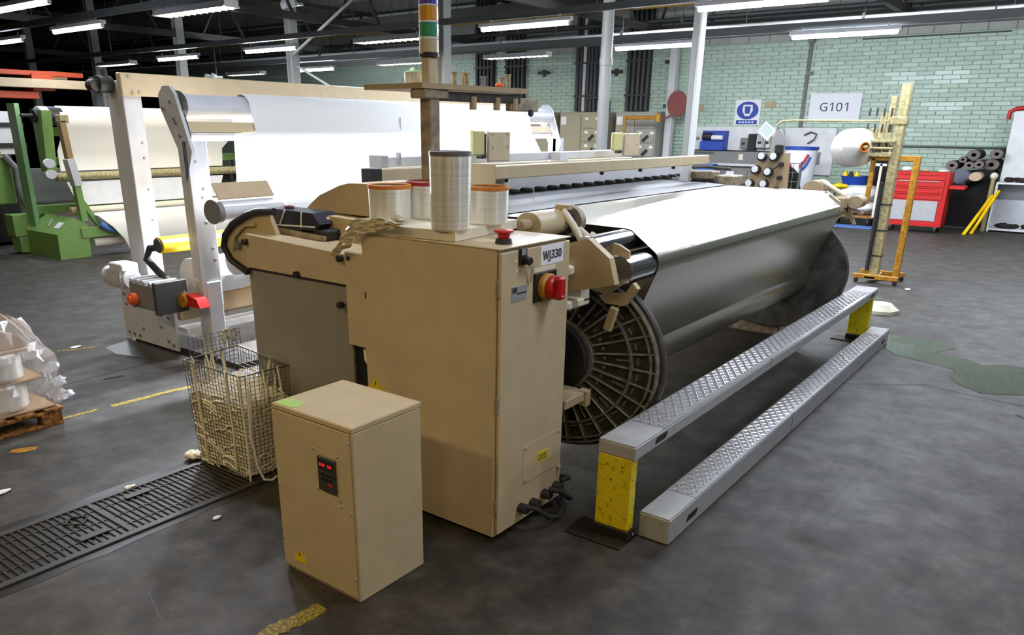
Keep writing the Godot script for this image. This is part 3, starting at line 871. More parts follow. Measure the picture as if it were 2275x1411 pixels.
func bobbins() -> void:
	# white board that carries the yarn packages
	solo("yarn_tray", Vector3(3.0, 1.494, -2.6), func(m: MB): m.prism(PackedVector2Array([Vector2(2.81, -2.345), Vector2(3.43, -2.431), Vector2(3.36, -2.97), Vector2(2.755, -2.89)]), 1, 1.496, 1.543), M.cream, "cream board on top of the tall cabinet under the yarn packages", "board")
	var ty := 1.543
	var kinds := [[2.865, -2.42, 0.094, 0.098, 0.35, "dark_ring", "tall white yarn package with a dark rim, in front on the cream board"],
		[2.952, -2.905, 0.105, 0.11, 0.175, "orange_ring", "squat white yarn package with an orange rim, leftmost on the cream board"],
		[3.168, -2.834, 0.108, 0.112, 0.185, "red_ring", "squat white yarn package with a red rim, half hidden behind the tall one"],
		[3.174, -2.435, 0.103, 0.106, 0.18, "orange_ring", "squat white yarn package with an orange rim, right of the tall one"]]
	for k in kinds:
		var p := Vector3(k[0], ty, k[1])
		var o := thing("yarn_package", k[6], "yarn package", p, "")
		var x := Transform3D(Basis(), p)
		var r0: float = k[2]
		var r1: float = k[3]
		var h: float = k[4]
		part(o, "yarn", mb().lathe([Vector2(r0 * 0.5, 0.0), Vector2(r0 - 0.006, 0.0), Vector2(r0, 0.008), Vector2(r1, h - 0.012), Vector2(r1 - 0.004, h - 0.002), Vector2(r1 - 0.008, h - 0.003)], x, 40), M.yarn)
		part(o, "rim", mb().lathe([Vector2(r1 - 0.008, h - 0.014), Vector2(r1 + 0.002, h - 0.014), Vector2(r1 + 0.003, h + 0.004), Vector2(r1 - 0.002, h + 0.007), Vector2(r1 - 0.008, h + 0.002)], x, 40), M[k[5]])
		part(o, "core", mb().lathe([Vector2(r1 - 0.0075, h + 0.002), Vector2(r1 - 0.0075, h - 0.012), Vector2(r1 - 0.014, h - 0.016), Vector2(r1 - 0.014, 0.01), Vector2(0, 0.01)], x, 32), M.core)
	# crumpled film hanging from the tray over the cabinet's edge
	var o2 := thing("plastic_film", "crumpled plastic film hanging from the yarn board over the cabinet edge", "film", Vector3(2.75, 1.36, -3.0))
	var f := FastNoiseLite.new()
	f.seed = 12
	f.frequency = 9.0
	var path: Array = [[1.556, -2.62, 0.02], [1.553, -2.7, 0.05], [1.548, -2.78, 0.06], [1.54, -2.86, 0.075], [1.515, -2.93, 0.085], [1.48, -2.98, 0.085], [1.44, -3.02, 0.07], [1.41, -3.06, 0.045], [1.385, -3.09, 0.03], [1.36, -3.12, 0.02]]
	var fm := mb()
	var grid: Array = []
	for u in 28:
		var t := u / 27.0 * (path.size() - 1.001)
		var a: Array = path[int(t)]
		var b: Array = path[int(t) + 1]
		var fr := t - int(t)
		var d := Vector2(b[0] - a[0], b[1] - a[1]).normalized()
		var row: Array = []
		for w in 8:
			var k := (w / 7.0 - 0.5) * lerpf(a[2], b[2], fr)
			var y := lerpf(a[0], b[0], fr) - d.y * k
			var z := lerpf(a[1], b[1], fr) + d.x * k
			row.append(Vector3(2.735 - 0.03 * absf(f.get_noise_2d(u * 0.11, w * 0.16)) - 0.012 * sin(w * 2.1 + u), y + 0.012 * f.get_noise_2d(w, u), z + 0.012 * f.get_noise_2d(u, w + 40)))
		grid.append(row)
	for u in 27:
		for w in 7:
			fm.poly([grid[u][w], grid[u + 1][w], grid[u + 1][w + 1]], Vector3.LEFT)
			fm.poly([grid[u][w], grid[u + 1][w + 1], grid[u][w + 1]], Vector3.LEFT)
	part(o2, "hanging_film", fm, M.film_crumpled)
	part(o2, "crumple", mb().blob(Vector3(2.83, 1.566, -2.76), Vector3(0.07, 0.018, 0.04), 4, 0.35, 14, 22), M.film_crumpled)

# ---- the loom -----------------------------------------------------------
func loom() -> void:
	var o := thing("air_jet_loom", "beige weaving loom with its warp sheet running in from the beam", "loom", Vector3(5.9, 0, -3.5))
	# end housing, nearest the camera
	part(o, "end_cover", mb().prism(PackedVector2Array([Vector2(1.2, -3.965), Vector2(1.2, -3.09), Vector2(1.36, -3.09), Vector2(1.395, -3.965)]), 0, 2.8, 3.02), M.beige)
	var top := mb()
	top.poly([Vector3(2.797, 1.362, -3.09), Vector3(2.797, 1.398, -3.968), Vector3(3.06, 1.398, -4.06), Vector3(3.3, 1.4, -3.6), Vector3(3.3, 1.372, -3.09)], Vector3.UP)
	top.poly([Vector3(2.797, 1.352, -3.09), Vector3(2.797, 1.388, -3.968), Vector3(3.06, 1.388, -4.06), Vector3(3.3, 1.39, -3.6), Vector3(3.3, 1.362, -3.09)], Vector3.DOWN)
	top.poly([Vector3(2.797, 1.352, -3.09), Vector3(2.797, 1.388, -3.968), Vector3(2.797, 1.398, -3.968), Vector3(2.797, 1.362, -3.09)], Vector3.LEFT)
	top.poly([Vector3(2.797, 1.388, -3.968), Vector3(3.06, 1.388, -4.06), Vector3(3.06, 1.398, -4.06), Vector3(2.797, 1.398, -3.968)], Vector3.FORWARD)
	part(o, "cover_lid", top, M.lid)
	part(o, "gap_strip", mb().bx(2.805, 3.0, 1.187, 1.2, -3.965, -3.09, 0.0), M.black)
	part(o, "end_plate", mb().bx(2.812, 2.83, 0.05, 1.187, -3.975, -3.092, 0.004), M.plate_steel, "bare steel side plate")
	part(o, "end_frame", mb().bx(2.84, 3.3, 0.0, 1.3, -3.95, -3.1, 0.01), M.dark_iron)
	for p in [[1.352, -3.955], [1.21, -3.5], [1.175, -3.96], [1.085, -3.145], [1.34, -3.13]]:
		bolt(o, Vector3(2.772, p[0], p[1]), 0, 0.019, M.rubber, "latch_knob", 0.03)
	# curved end plate with its black rim
	var arc: Array = [Vector2(1.15, -4.12), Vector2(1.2, -4.26), Vector2(1.28, -4.325), Vector2(1.35, -4.3), Vector2(1.43, -4.2), Vector2(1.49, -4.06), Vector2(1.52, -3.95), Vector2(1.51, -3.86), Vector2(1.4, -3.8), Vector2(1.2, -3.8), Vector2(1.15, -3.9)]
	part(o, "curved_plate", mb().prism(PackedVector2Array(arc), 0, 2.9, 2.93), M.tan)
	var rim: Array = []
	for q in 7: rim.append(Vector3(2.89, arc[q].x, arc[q].y))
	rim.append(Vector3(2.9, 1.53, -3.8))
	part(o, "rubber_rim", mb().tube(rim, 0.022, 8), M.navy, "black curved rim")
	part(o, "rib", mb().tube([Vector3(2.89, 1.27, -4.23), Vector3(2.89, 1.36, -4.19), Vector3(2.89, 1.43, -4.08), Vector3(2.89, 1.44, -3.98)], 0.012, 6), M.tan)
	bolt(o, Vector3(2.875, 1.3, -4.17), 0, 0.024, M.grey, "shaft_end", 0.03)
	# dark switch block with pale edges
	var db := part(o, "switch_block", mb().prism(PackedVector2Array([Vector2(1.42, -4.02), Vector2(1.42, -3.56), Vector2(1.47, -3.5), Vector2(1.53, -3.56), Vector2(1.535, -3.95)]), 0, 2.98, 3.14), M.navy)
	for q in [[-3.86, -3.8], [-3.66, -3.65]]: part(db, "edge_strip", mb().bar(Vector3(2.976, 1.44, q[0]), Vector3(2.976, 1.532, q[1]), 0.008, 0.008, Vector3(1, 0, 0)), M.paper)
	part(db, "edge_strip", mb().bar(Vector3(2.974, 1.44, -3.93), Vector3(2.974, 1.455, -3.54), 0.008, 0.01, Vector3(1, 0, 0)), M.paper)
	part(db, "red_button", mb().lathe([Vector2(0, 0), Vector2(0.03, 0), Vector2(0.03, 0.012), Vector2(0, 0.018)], Transform3D(Basis(), Vector3(3.06, 1.535, -3.86)), 14), M.dark_red)
	part(o, "base_casting", mb().prism(PackedVector2Array([Vector2(1.385, -4.02), Vector2(1.385, -3.45), Vector2(1.41, -3.45), Vector2(1.43, -3.9)]), 0, 2.96, 3.2), M.beige_old)
	part(o, "oily_bracket", mb().bx(2.98, 3.1, 1.38, 1.44, -3.68, -3.44, 0.01), M.rubber)
	# guard housing behind the yarn board
	part(o, "guard_foot", mb().prism(PackedVector2Array([Vector2(1.37, -3.66), Vector2(1.37, -3.32), Vector2(1.5, -3.27), Vector2(1.515, -3.68)]), 0, 3.08, 3.5), M.tan)
	part(o, "guard_step", mb().bx(3.05, 3.45, 1.45, 1.505, -3.83, -3.52, 0.012), M.beige)
	part(o, "guard_housing", mb().prism(PackedVector2Array([Vector2(1.515, -3.86), Vector2(1.56, -3.8), Vector2(1.61, -3.72), Vector2(1.675, -3.54), Vector2(1.692, -3.46), Vector2(1.695, -3.28), Vector2(1.515, -3.28)]), 0, 3.18, 3.62), M.tan)
	# frame: side walls and cross beams
	part(o, "side_frame", mb().bx(3.62, 3.86, 0.0, 1.4, -4.9, -3.05, 0.02), M.beige_old)
	part(o, "side_frame", mb().bx(7.95, 8.25, 0.0, 1.42, -4.9, -2.3, 0.02), M.beige_old)
	part(o, "front_beam", mb().bx(4.318, 7.985, 1.672, 1.76, -3.33, -3.25, 0.006), M.beige)
	part(o, "beam_bracket", mb().bx(4.3, 4.312, 1.5, 1.775, -3.45, -3.24, 0.004), M.beige)
	part(o, "beam_foot", mb().bx(4.33, 4.5, 1.6, 1.672, -3.42, -3.3), M.beige_old)
	for x in [4.42, 4.54, 5.9, 6.6, 7.3]: bolt(o, Vector3(x, 1.655, -3.34), 2, 0.014, M.rubber, "screw", 0.03)
	part(o, "rear_beam", mb().bx(4.19, 8.1, 1.617, 1.712, -4.3, -4.2, 0.006), M.beige)
	part(o, "beam_end", mb().bx(4.09, 4.19, 1.61, 1.715, -4.31, -4.19, 0.004), M.rubber)
	part(o, "heald_bar", mb().bx(4.37, 8.4, 1.712, 1.787, -4.42, -4.32, 0.006), M.frame_grey)
	part(o, "heald_end", mb().bx(4.3, 4.37, 1.71, 1.8, -4.44, -4.3, 0.004), M.steel)
	part(o, "stop_pin", mb().bx(4.49, 4.51, 1.73, 1.82, -4.34, -4.3, 0.002), M.steel)
	part(o, "bar_strap", mb().bx(6.62, 6.76, 1.6, 1.79, -4.31, -4.2), M.white)
	# motor boxes on the beam
	for q in [[5.15, 5.3, 5.36, 5.66, 1.975], [7.5, 7.69, 7.74, 8.08, 1.962]]:
		part(o, "jacquard_cover", mb().bx(q[0], q[1], 1.79, q[4] + 0.008, -4.14, -4.1, 0.008), M.yellowed, "yellowed plastic cover")
		part(o, "drive_bracket", mb().bx(q[1], q[2], 1.76, q[4] - 0.01, -4.2, -4.12, 0.01), M.dark_iron)
		var bx2 := part(o, "drive_box", mb().bx(q[2], q[3], 1.735, q[4], -4.13, -4.1, 0.01), M.beige)
		for u in [0.05, 0.26]:
			for y in [1.85, 1.955]: bolt(bx2, Vector3(q[2] + u, y, -4.1), 2, 0.012, M.board, "screw", 0.006)
	# drop wires and the scalloped comb over them
	part(o, "drop_wires", mb().sheet([Vector2(1.495, -3.15), Vector2(1.5, -3.4), Vector2(1.505, -3.66)], [3.98, 3.98, 3.98], [7.75, 7.75, 7.75], 0.01, 1), M.drop_wire, "dark bank of drop wires")
	part(o, "drop_wire_foot", mb().sheet([Vector2(1.486, -2.95), Vector2(1.5, -3.15)], [3.98, 3.98], [7.75, 7.75], 0.008, 1), M.drop_light)
	var sc := PackedVector2Array([Vector2(4.2, 1.64), Vector2(4.2, 1.525)])
	var nt := 21
	for k in nt:
		var x := 4.25 + k * 0.195
		sc.append(Vector2(x, 1.525)); sc.append(Vector2(x + 0.045, 1.55)); sc.append(Vector2(x + 0.13, 1.55)); sc.append(Vector2(x + 0.175, 1.525))
	sc.append(Vector2(8.33, 1.525)); sc.append(Vector2(8.33, 1.64))
	part(o, "comb_bar", mb().prism(sc, 2, -3.74, -3.7), M.frame_grey, "pale bar with a scalloped lower edge")
	for k in nt: part(o, "comb_holder", mb().bx(4.31 + k * 0.195, 4.36 + k * 0.195, 1.525, 1.55, -3.72, -3.62, 0.006), M.rubber)
	part(o, "yarn_end", mb().cyl(Vector3(4.86, 1.49, -3.3), 1, 0.14, 0.003, 5), M.paper)
	part(o, "heald_cover", mb().bx(4.3, 8.3, 0.9, 1.6, -4.2, -3.78, 0.01), M.steel_dark)
	# back rest: two chrome rollers and the warp over them
	part(o, "whip_roller", mb().cyl(Vector3(3.55, 1.412, -2.06), 0, 4.33, 0.076, 28, 0.062), M.chrome)
	part(o, "back_rest_roller", mb().cyl(Vector3(3.66, 1.29, -1.945), 0, 4.22, 0.1, 28, 0.081), M.chrome)
	for x in [3.5, 7.9]: part(o, "roller_bracket", mb().prism(PackedVector2Array([Vector2(1.2, -2.05), Vector2(1.25, -1.86), Vector2(1.38, -1.9), Vector2(1.47, -2.03), Vector2(1.42, -2.2), Vector2(1.1, -2.5)]), 0, x, x + 0.05), M.tan)
	var wp: Array = [Vector2(1.484, -2.93), Vector2(1.479, -2.3), Vector2(1.477, -2.08), Vector2(1.474, -2.05), Vector2(1.468, -2.02), Vector2(1.362, -1.87), Vector2(1.345, -1.855), Vector2(1.315, -1.846), Vector2(1.285, -1.843), Vector2(1.255, -1.85), Vector2(0.82, -2.02), Vector2(0.73, -2.06)]
	var xa: Array = []
	var xb: Array = []
	for k in wp.size():
		xa.append(3.96); xb.append(7.76)
	part(o, "warp_sheet", mb().sheet(wp, xa, xb, 0.004, 4), M.warp, "shining sheet of warp yarns")
	# cylinder clutch with hoses at the near end of the rollers
	part(o, "drive_cylinder", mb().cyl(Vector3(3.52, 1.505, -2.42), 0, 0.36, 0.085, 24, 0.07), M.beige)
	part(o, "cylinder_flange", mb().cyl(Vector3(3.86, 1.5, -2.4), 0, 0.05, 0.115, 24, 0.093), M.beige_old)
	part(o, "clamp_ring", mb().cyl(Vector3(3.8, 1.5, -2.41), 0, 0.04, 0.1, 24, 0.08), M.rubber)
	part(o, "hose_union", mb().cyl(Vector3(3.44, 1.51, -2.42), 0, 0.08, 0.03, 12), M.board)
	for h in [[Vector3(3.77, 1.57, -2.36), Vector3(3.78, 1.5, -2.3), Vector3(3.8, 1.4, -2.24), Vector3(3.84, 1.3, -2.2)], [Vector3(3.86, 1.46, -2.3), Vector3(3.84, 1.42, -2.22), Vector3(3.83, 1.37, -2.18), Vector3(3.82, 1.3, -2.16)], [Vector3(3.85, 1.44, -2.22), Vector3(3.87, 1.4, -2.13), Vector3(3.88, 1.33, -2.1), Vector3(3.88, 1.27, -2.12)]]:
		part(o, "hose", mb().tube(h, 0.02, 8), M.cream)
	part(o, "hose_clip", mb().bx(3.78, 3.83, 1.57, 1.6, -2.42, -2.33), M.board)
	# brake plate and yoke in front of the beam's disc
	var bp: Array = [Vector2(1.345, -2.17), Vector2(1.41, -2.09), Vector2(1.435, -2.02), Vector2(1.425, -1.95), Vector2(1.395, -1.89), Vector2(1.3, -1.885), Vector2(1.23, -1.9), Vector2(1.15, -2.0), Vector2(1.17, -2.13), Vector2(1.28, -2.18)]
	part(o, "brake_plate", mb().prism(PackedVector2Array(bp), 0, 3.69, 3.71), M.tan)
	part(o, "locking_pin", mb().bar(Vector3(3.68, 1.255, -2.1), Vector3(3.68, 1.3, -1.96), 0.012, 0.018, Vector3(1, 0, 0)), M.black)
	var yk := part(o, "yoke", mb().bx(3.45, 3.68, 1.27, 1.325, -2.33, -2.1, 0.015), M.cream)
	part(yk, "yoke_arm", mb().bx(3.6, 3.68, 1.1, 1.3, -2.33, -2.1, 0.015), M.cream)
	part(yk, "yoke_foot", mb().bx(3.45, 3.68, 1.085, 1.135, -2.33, -2.1, 0.012), M.cream)
	part(yk, "yoke_web", mb().bx(3.45, 3.61, 1.12, 1.28, -2.26, -2.24, 0.004), M.beige_old)
	part(o, "lever_bracket", mb().prism(PackedVector2Array([Vector2(1.14, -2.06), Vector2(1.17, -1.9), Vector2(1.23, -1.86), Vector2(1.2, -1.83), Vector2(1.1, -1.9), Vector2(1.1, -2.02)]), 0, 3.7, 3.74), M.tan)
	part(o, "lever", mb().bar(Vector3(3.68, 1.09, -1.945), Vector3(3.68, 0.955, -1.985), 0.03, 0.05, Vector3(0, 0.3, 1), 0.012), M.tan)
	part(o, "lower_arm", mb().bx(3.5, 3.75, 0.5, 0.56, -2.32, -2.12, 0.008), M.board)
	part(o, "lower_arm_end", mb().bx(3.7, 3.75, 0.47, 0.57, -2.16, -2.1, 0.006), M.board)
	part(o, "beam_bearing", mb().bx(3.42, 3.62, 0.0, 0.95, -2.9, -2.2, 0.02), M.dark_iron)
	# far end: mechanisms and the nozzle panel with its gauges
	var np := part(o, "valve_panel", mb().prism(PackedVector2Array([Vector2(1.35, -3.02), Vector2(1.35, -2.52), Vector2(1.79, -2.54), Vector2(1.785, -2.83)]), 0, 8.3, 8.33), M.board, "upright tan panel with gauges and valves")
	for q in [[1.75, -2.8], [1.75, -2.68], [1.62, -2.85], [1.6, -2.72], [1.48, -2.9], [1.48, -2.75], [1.68, -2.6], [1.55, -2.6], [1.44, -2.62]]:
		var big: bool = q[1] < -2.63
		var gp := Vector3(8.3, q[0], q[1])
		part(np, "gauge", mb().cyl(gp + Vector3(-0.07, 0, 0), 0, 0.07, 0.045 if big else 0.022, 16), M.rubber)
		if big: part(np, "gauge_face", mb().cyl(gp + Vector3(-0.075, 0.008, 0), 0, 0.006, 0.034, 16), M.paper)
	part(np, "air_line", mb().tube([Vector3(8.27, 1.57, -2.75), Vector3(8.25, 1.62, -2.68), Vector3(8.27, 1.68, -2.61)], 0.008, 6), M.black)
	part(o, "air_regulator", mb().bx(8.24, 8.3, 1.78, 1.87, -2.68, -2.6, 0.01), M.rubber)
	part(o, "far_drum", mb().cyl(Vector3(8.0, 1.44, -3.3), 0, 0.1, 0.16, 24, 0.13), M.dark_iron)
	part(o, "far_gearbox", mb().bx(8.05, 8.35, 1.42, 1.56, -3.2, -3.0, 0.01), M.beige_old)
	part(o, "far_post", mb().bx(7.9, 7.96, 1.45, 1.68, -3.52, -3.42, 0.006), M.white)
	part(o, "far_bracket", mb().bx(7.98, 8.2, 1.52, 1.6, -3.5, -3.2, 0.01), M.beige_old)
	part(o, "far_reel", mb().tube([Vector3(8.1, 1.63, -3.48), Vector3(8.05, 1.64, -3.3), Vector3(8.1, 1.63, -3.14), Vector3(8.2, 1.62, -3.1)], 0.018, 8), M.dark_iron)
	part(o, "far_motor", mb().cyl(Vector3(8.05, 1.47, -2.2), 0, 0.3, 0.1, 24, 0.08), M.board)
	part(o, "far_motor_lug", mb().prism(PackedVector2Array([Vector2(1.42, -2.42), Vector2(1.45, -2.28), Vector2(1.4, -2.2)]), 0, 8.02, 8.1), M.board)
	part(o, "far_yoke", mb().bx(8.0, 8.25, 1.3, 1.42, -1.98, -1.86, 0.02), M.board)
	part(o, "far_clamp", mb().cyl(Vector3(8.05, 1.37, -1.8), 0, 0.2, 0.07, 16, 0.06), M.board)
	for q in [[1.25, -1.85], [1.2, -1.78], [1.3, -1.72]]: part(o, "far_linkage", mb().bar(Vector3(8.1, 1.33, -1.88), Vector3(8.1, q[0] - 0.04, q[1]), 0.03, 0.04, Vector3(1, 0, 0)), M.board)
	part(o, "far_strap", mb().tube([Vector3(8.1, 1.55, -2.15), Vector3(8.1, 1.47, -2.0), Vector3(8.1, 1.42, -1.9)], 0.022, 8), M.cream)
	# yarn shelf post with signal lights
	var sp := thing("signal_post", "beige post with a tan yarn shelf and stacked violet, amber and green signal lights", "signal post", Vector3(3.4, 0, -3.02))
	part(sp, "post", mb().bx(3.36, 3.44, 0.0, 2.2, -3.055, -2.975, 0.006), M.beige_old)
	part(sp, "post_top", mb().bx(3.365, 3.435, 2.2, 2.36, -3.045, -2.985, 0.006), M.beige)
	part(sp, "joint_ring", mb().cyl(Vector3(3.4, 2.357, -3.015), 1, 0.02, 0.056, 20), M.black)
	var y := 2.377
	for c in [["lens_base", "beige", 0.068], ["signal_lens", "lens_green", 0.068], ["signal_lens", "lens_amber", 0.068], ["signal_lens", "lens_violet", 0.068]]:
		part(sp, c[0], mb().cyl(Vector3(3.4, y, -3.015), 1, c[2], 0.052, 24), M[c[1]])
		part(sp, "lens_ring", mb().cyl(Vector3(3.4, y + c[2], -3.015), 1, 0.01, 0.053, 24), M.paper)
		y += c[2] + 0.01
	part(sp, "lens_cap", mb().cyl(Vector3(3.4, y, -3.015), 1, 0.03, 0.05, 24), M.black)
	part(sp, "shelf", mb().prism(PackedVector2Array([Vector2(3.3, -3.42), Vector2(3.28, -2.96), Vector2(4.12, -2.86), Vector2(4.15, -3.32)]), 1, 2.198, 2.226), M.board)
	part(sp, "shelf_bracket", mb().bx(3.3, 3.5, 2.15, 2.198, -3.07, -2.96, 0.006), M.beige_old)
	part(sp, "shelf_rail", mb().bar(Vector3(3.45, 2.165, -3.0), Vector3(4.1, 2.165, -2.92), 0.05, 0.05), M.dark_iron)
	for p in [[3.7, -2.95], [3.9, -2.93], [4.05, -2.91]]: part(sp, "tensioner", mb().cyl(Vector3(p[0], 2.1, p[1]), 1, 0.07, 0.022, 10), M.board)
	part(sp, "tension_box", mb().bx(4.08, 4.3, 2.1, 2.175, -3.0, -2.9, 0.006), M.beige_old)
	part(sp, "guide_eye", mb().cyl(Vector3(4.2, 2.09, -2.9), 2, 0.02, 0.02, 12), M.black)
	var yc := thing("yarn_cone", "white yarn cone with a dark green top on the shelf beside the signal post", "yarn package", Vector3(3.4, 2.226, -3.13))
	part(yc, "yarn", mb().lathe([Vector2(0, 0), Vector2(0.05, 0), Vector2(0.053, 0.06), Vector2(0, 0.06)], Transform3D(Basis(), Vector3(3.4, 2.226, -3.13)), 24), M.yarn)
	part(yc, "cap", mb().lathe([Vector2(0.058, 0.06), Vector2(0.03, 0.07), Vector2(0.01, 0.085), Vector2(0, 0.085)], Transform3D(Basis(), Vector3(3.4, 2.226, -3.13)), 20), M.green)
	var i := 0
	var nth := ["nearest the signal post", "second from the signal post", "third from the signal post", "grey and fourth from the signal post", "second from the shelf's right end", "at the shelf's right end"]
	for p in [[3.62, -3.02, 0.06], [3.68, -2.98, 0.055], [3.74, -3.05, 0.065], [3.86, -3.0, 0.05], [4.0, -2.97, 0.05], [4.05, -2.96, 0.07]]:
		solo("yarn_tube", Vector3(p[0], 2.226, p[1]), func(m: MB): m.lathe([Vector2(0.008, 0), Vector2(0.014, 0.0), Vector2(0.014, p[2]), Vector2(0.02, p[2] + 0.004), Vector2(0.02, p[2] + 0.01), Vector2(0.008, p[2] + 0.01)], Transform3D(Basis(), Vector3(p[0], 2.226, p[1])), 14), M.bamboo if i != 3 else M.grey, "small upright yarn guide on the tan shelf, " + nth[i], "yarn guide", "yarn guides on the shelf")
		i += 1
	solo("orange_stopper", Vector3(3.95, 2.226, -2.95), func(m: MB): m.blob(Vector3(3.95, 2.24, -2.95), Vector3(0.03, 0.014, 0.025), 3, 0.1, 6, 10), M.orange, "small orange lump on the yarn shelf", "stopper")

func warp_beam() -> void:
	var c := Vector3(3.88, 0.705, -2.443)
	var rz := 0.733
	var q := 0.81
	var o := thing("warp_beam", "large warp beam with a ribbed dark iron disc at its near end", "beam", Vector3(5.88, 0, -2.443))
	var el := func(r: float, a: float, x: float) -> Vector3: return Vector3(x, c.y + r * q * sin(a), c.z + r * cos(a))
	part(o, "wound_warp", mb().cyl(Vector3(3.94, c.y, c.z), 0, 3.9, 0.385, 48, 0.385 * q), M.warp_wound)
	for s in [3.88, 7.86]:
		var near: bool = s < 5
		var d := part(o, "beam_disc", mb().cyl(Vector3(s, c.y, c.z), 0, 0.045, rz, 72, rz * q, 0.012), M.dark_iron if near else M.disc_grey)
		if not near: continue
		# ribs, rings and pads cast on the near disc
		part(d, "hub", mb().cyl(Vector3(s - 0.09, c.y, c.z), 0, 0.09, 0.27, 40, 0.27 * q, 0.01), M.rubber)
		part(d, "hub_ring", mb().lathe([Vector2(0.265, 0), Vector2(0.29, 0), Vector2(0.29, 0.05), Vector2(0.265, 0.05)], Transform3D(Basis(Vector3(0, q, 0), Vector3(-1, 0, 0), Vector3(0, 0, 1)), Vector3(s, c.y, c.z)), 48), M.rib_iron)
		for rr in [[0.53, 0.545], [0.655, 0.668], [0.69, 0.7]]:
			part(d, "ring_rib", mb().lathe([Vector2(rr[0], 0), Vector2(rr[1], 0), Vector2(rr[1], 0.035), Vector2(rr[0], 0.035), Vector2(rr[0], 0)], Transform3D(Basis(Vector3(0, q, 0), Vector3(-1, 0, 0), Vector3(0, 0, 1)), Vector3(s, c.y, c.z)), 64), M.rib_iron)
		for k in 32:
			var a := TAU * k / 32.0
			part(d, "rib", mb().bar(el.call(0.28, a, s - 0.014), el.call(0.7, a, s - 0.014), 0.012, 0.036, Vector3(1, 0, 0), 0.003), M.rib_iron)
			var a2 := a + TAU / 64.0
			part(d, "pad", mb().bar(el.call(0.57, a2 - 0.05, s - 0.006), el.call(0.57, a2 + 0.04, s - 0.006), 0.012, 0.02, Vector3(1, 0, 0), 0.002), M.rib_iron)
			if k % 2 == 0: part(d, "short_rib", mb().bar(el.call(0.43, a2, s - 0.008), el.call(0.52, a2, s - 0.008), 0.01, 0.022, Vector3(1, 0, 0), 0.002), M.rib_iron)
			bolt(d, el.call(0.35, a2, s - 0.012), 0, 0.012, M.rib_iron, "rivet", 0.014)
	part(o, "shaft", mb().cyl(Vector3(3.5, c.y, c.z), 0, 0.4, 0.09, 20, 0.073), M.dark_iron)
	part(o, "shaft", mb().cyl(Vector3(7.88, c.y, c.z), 0, 0.35, 0.09, 20, 0.073), M.dark_iron)

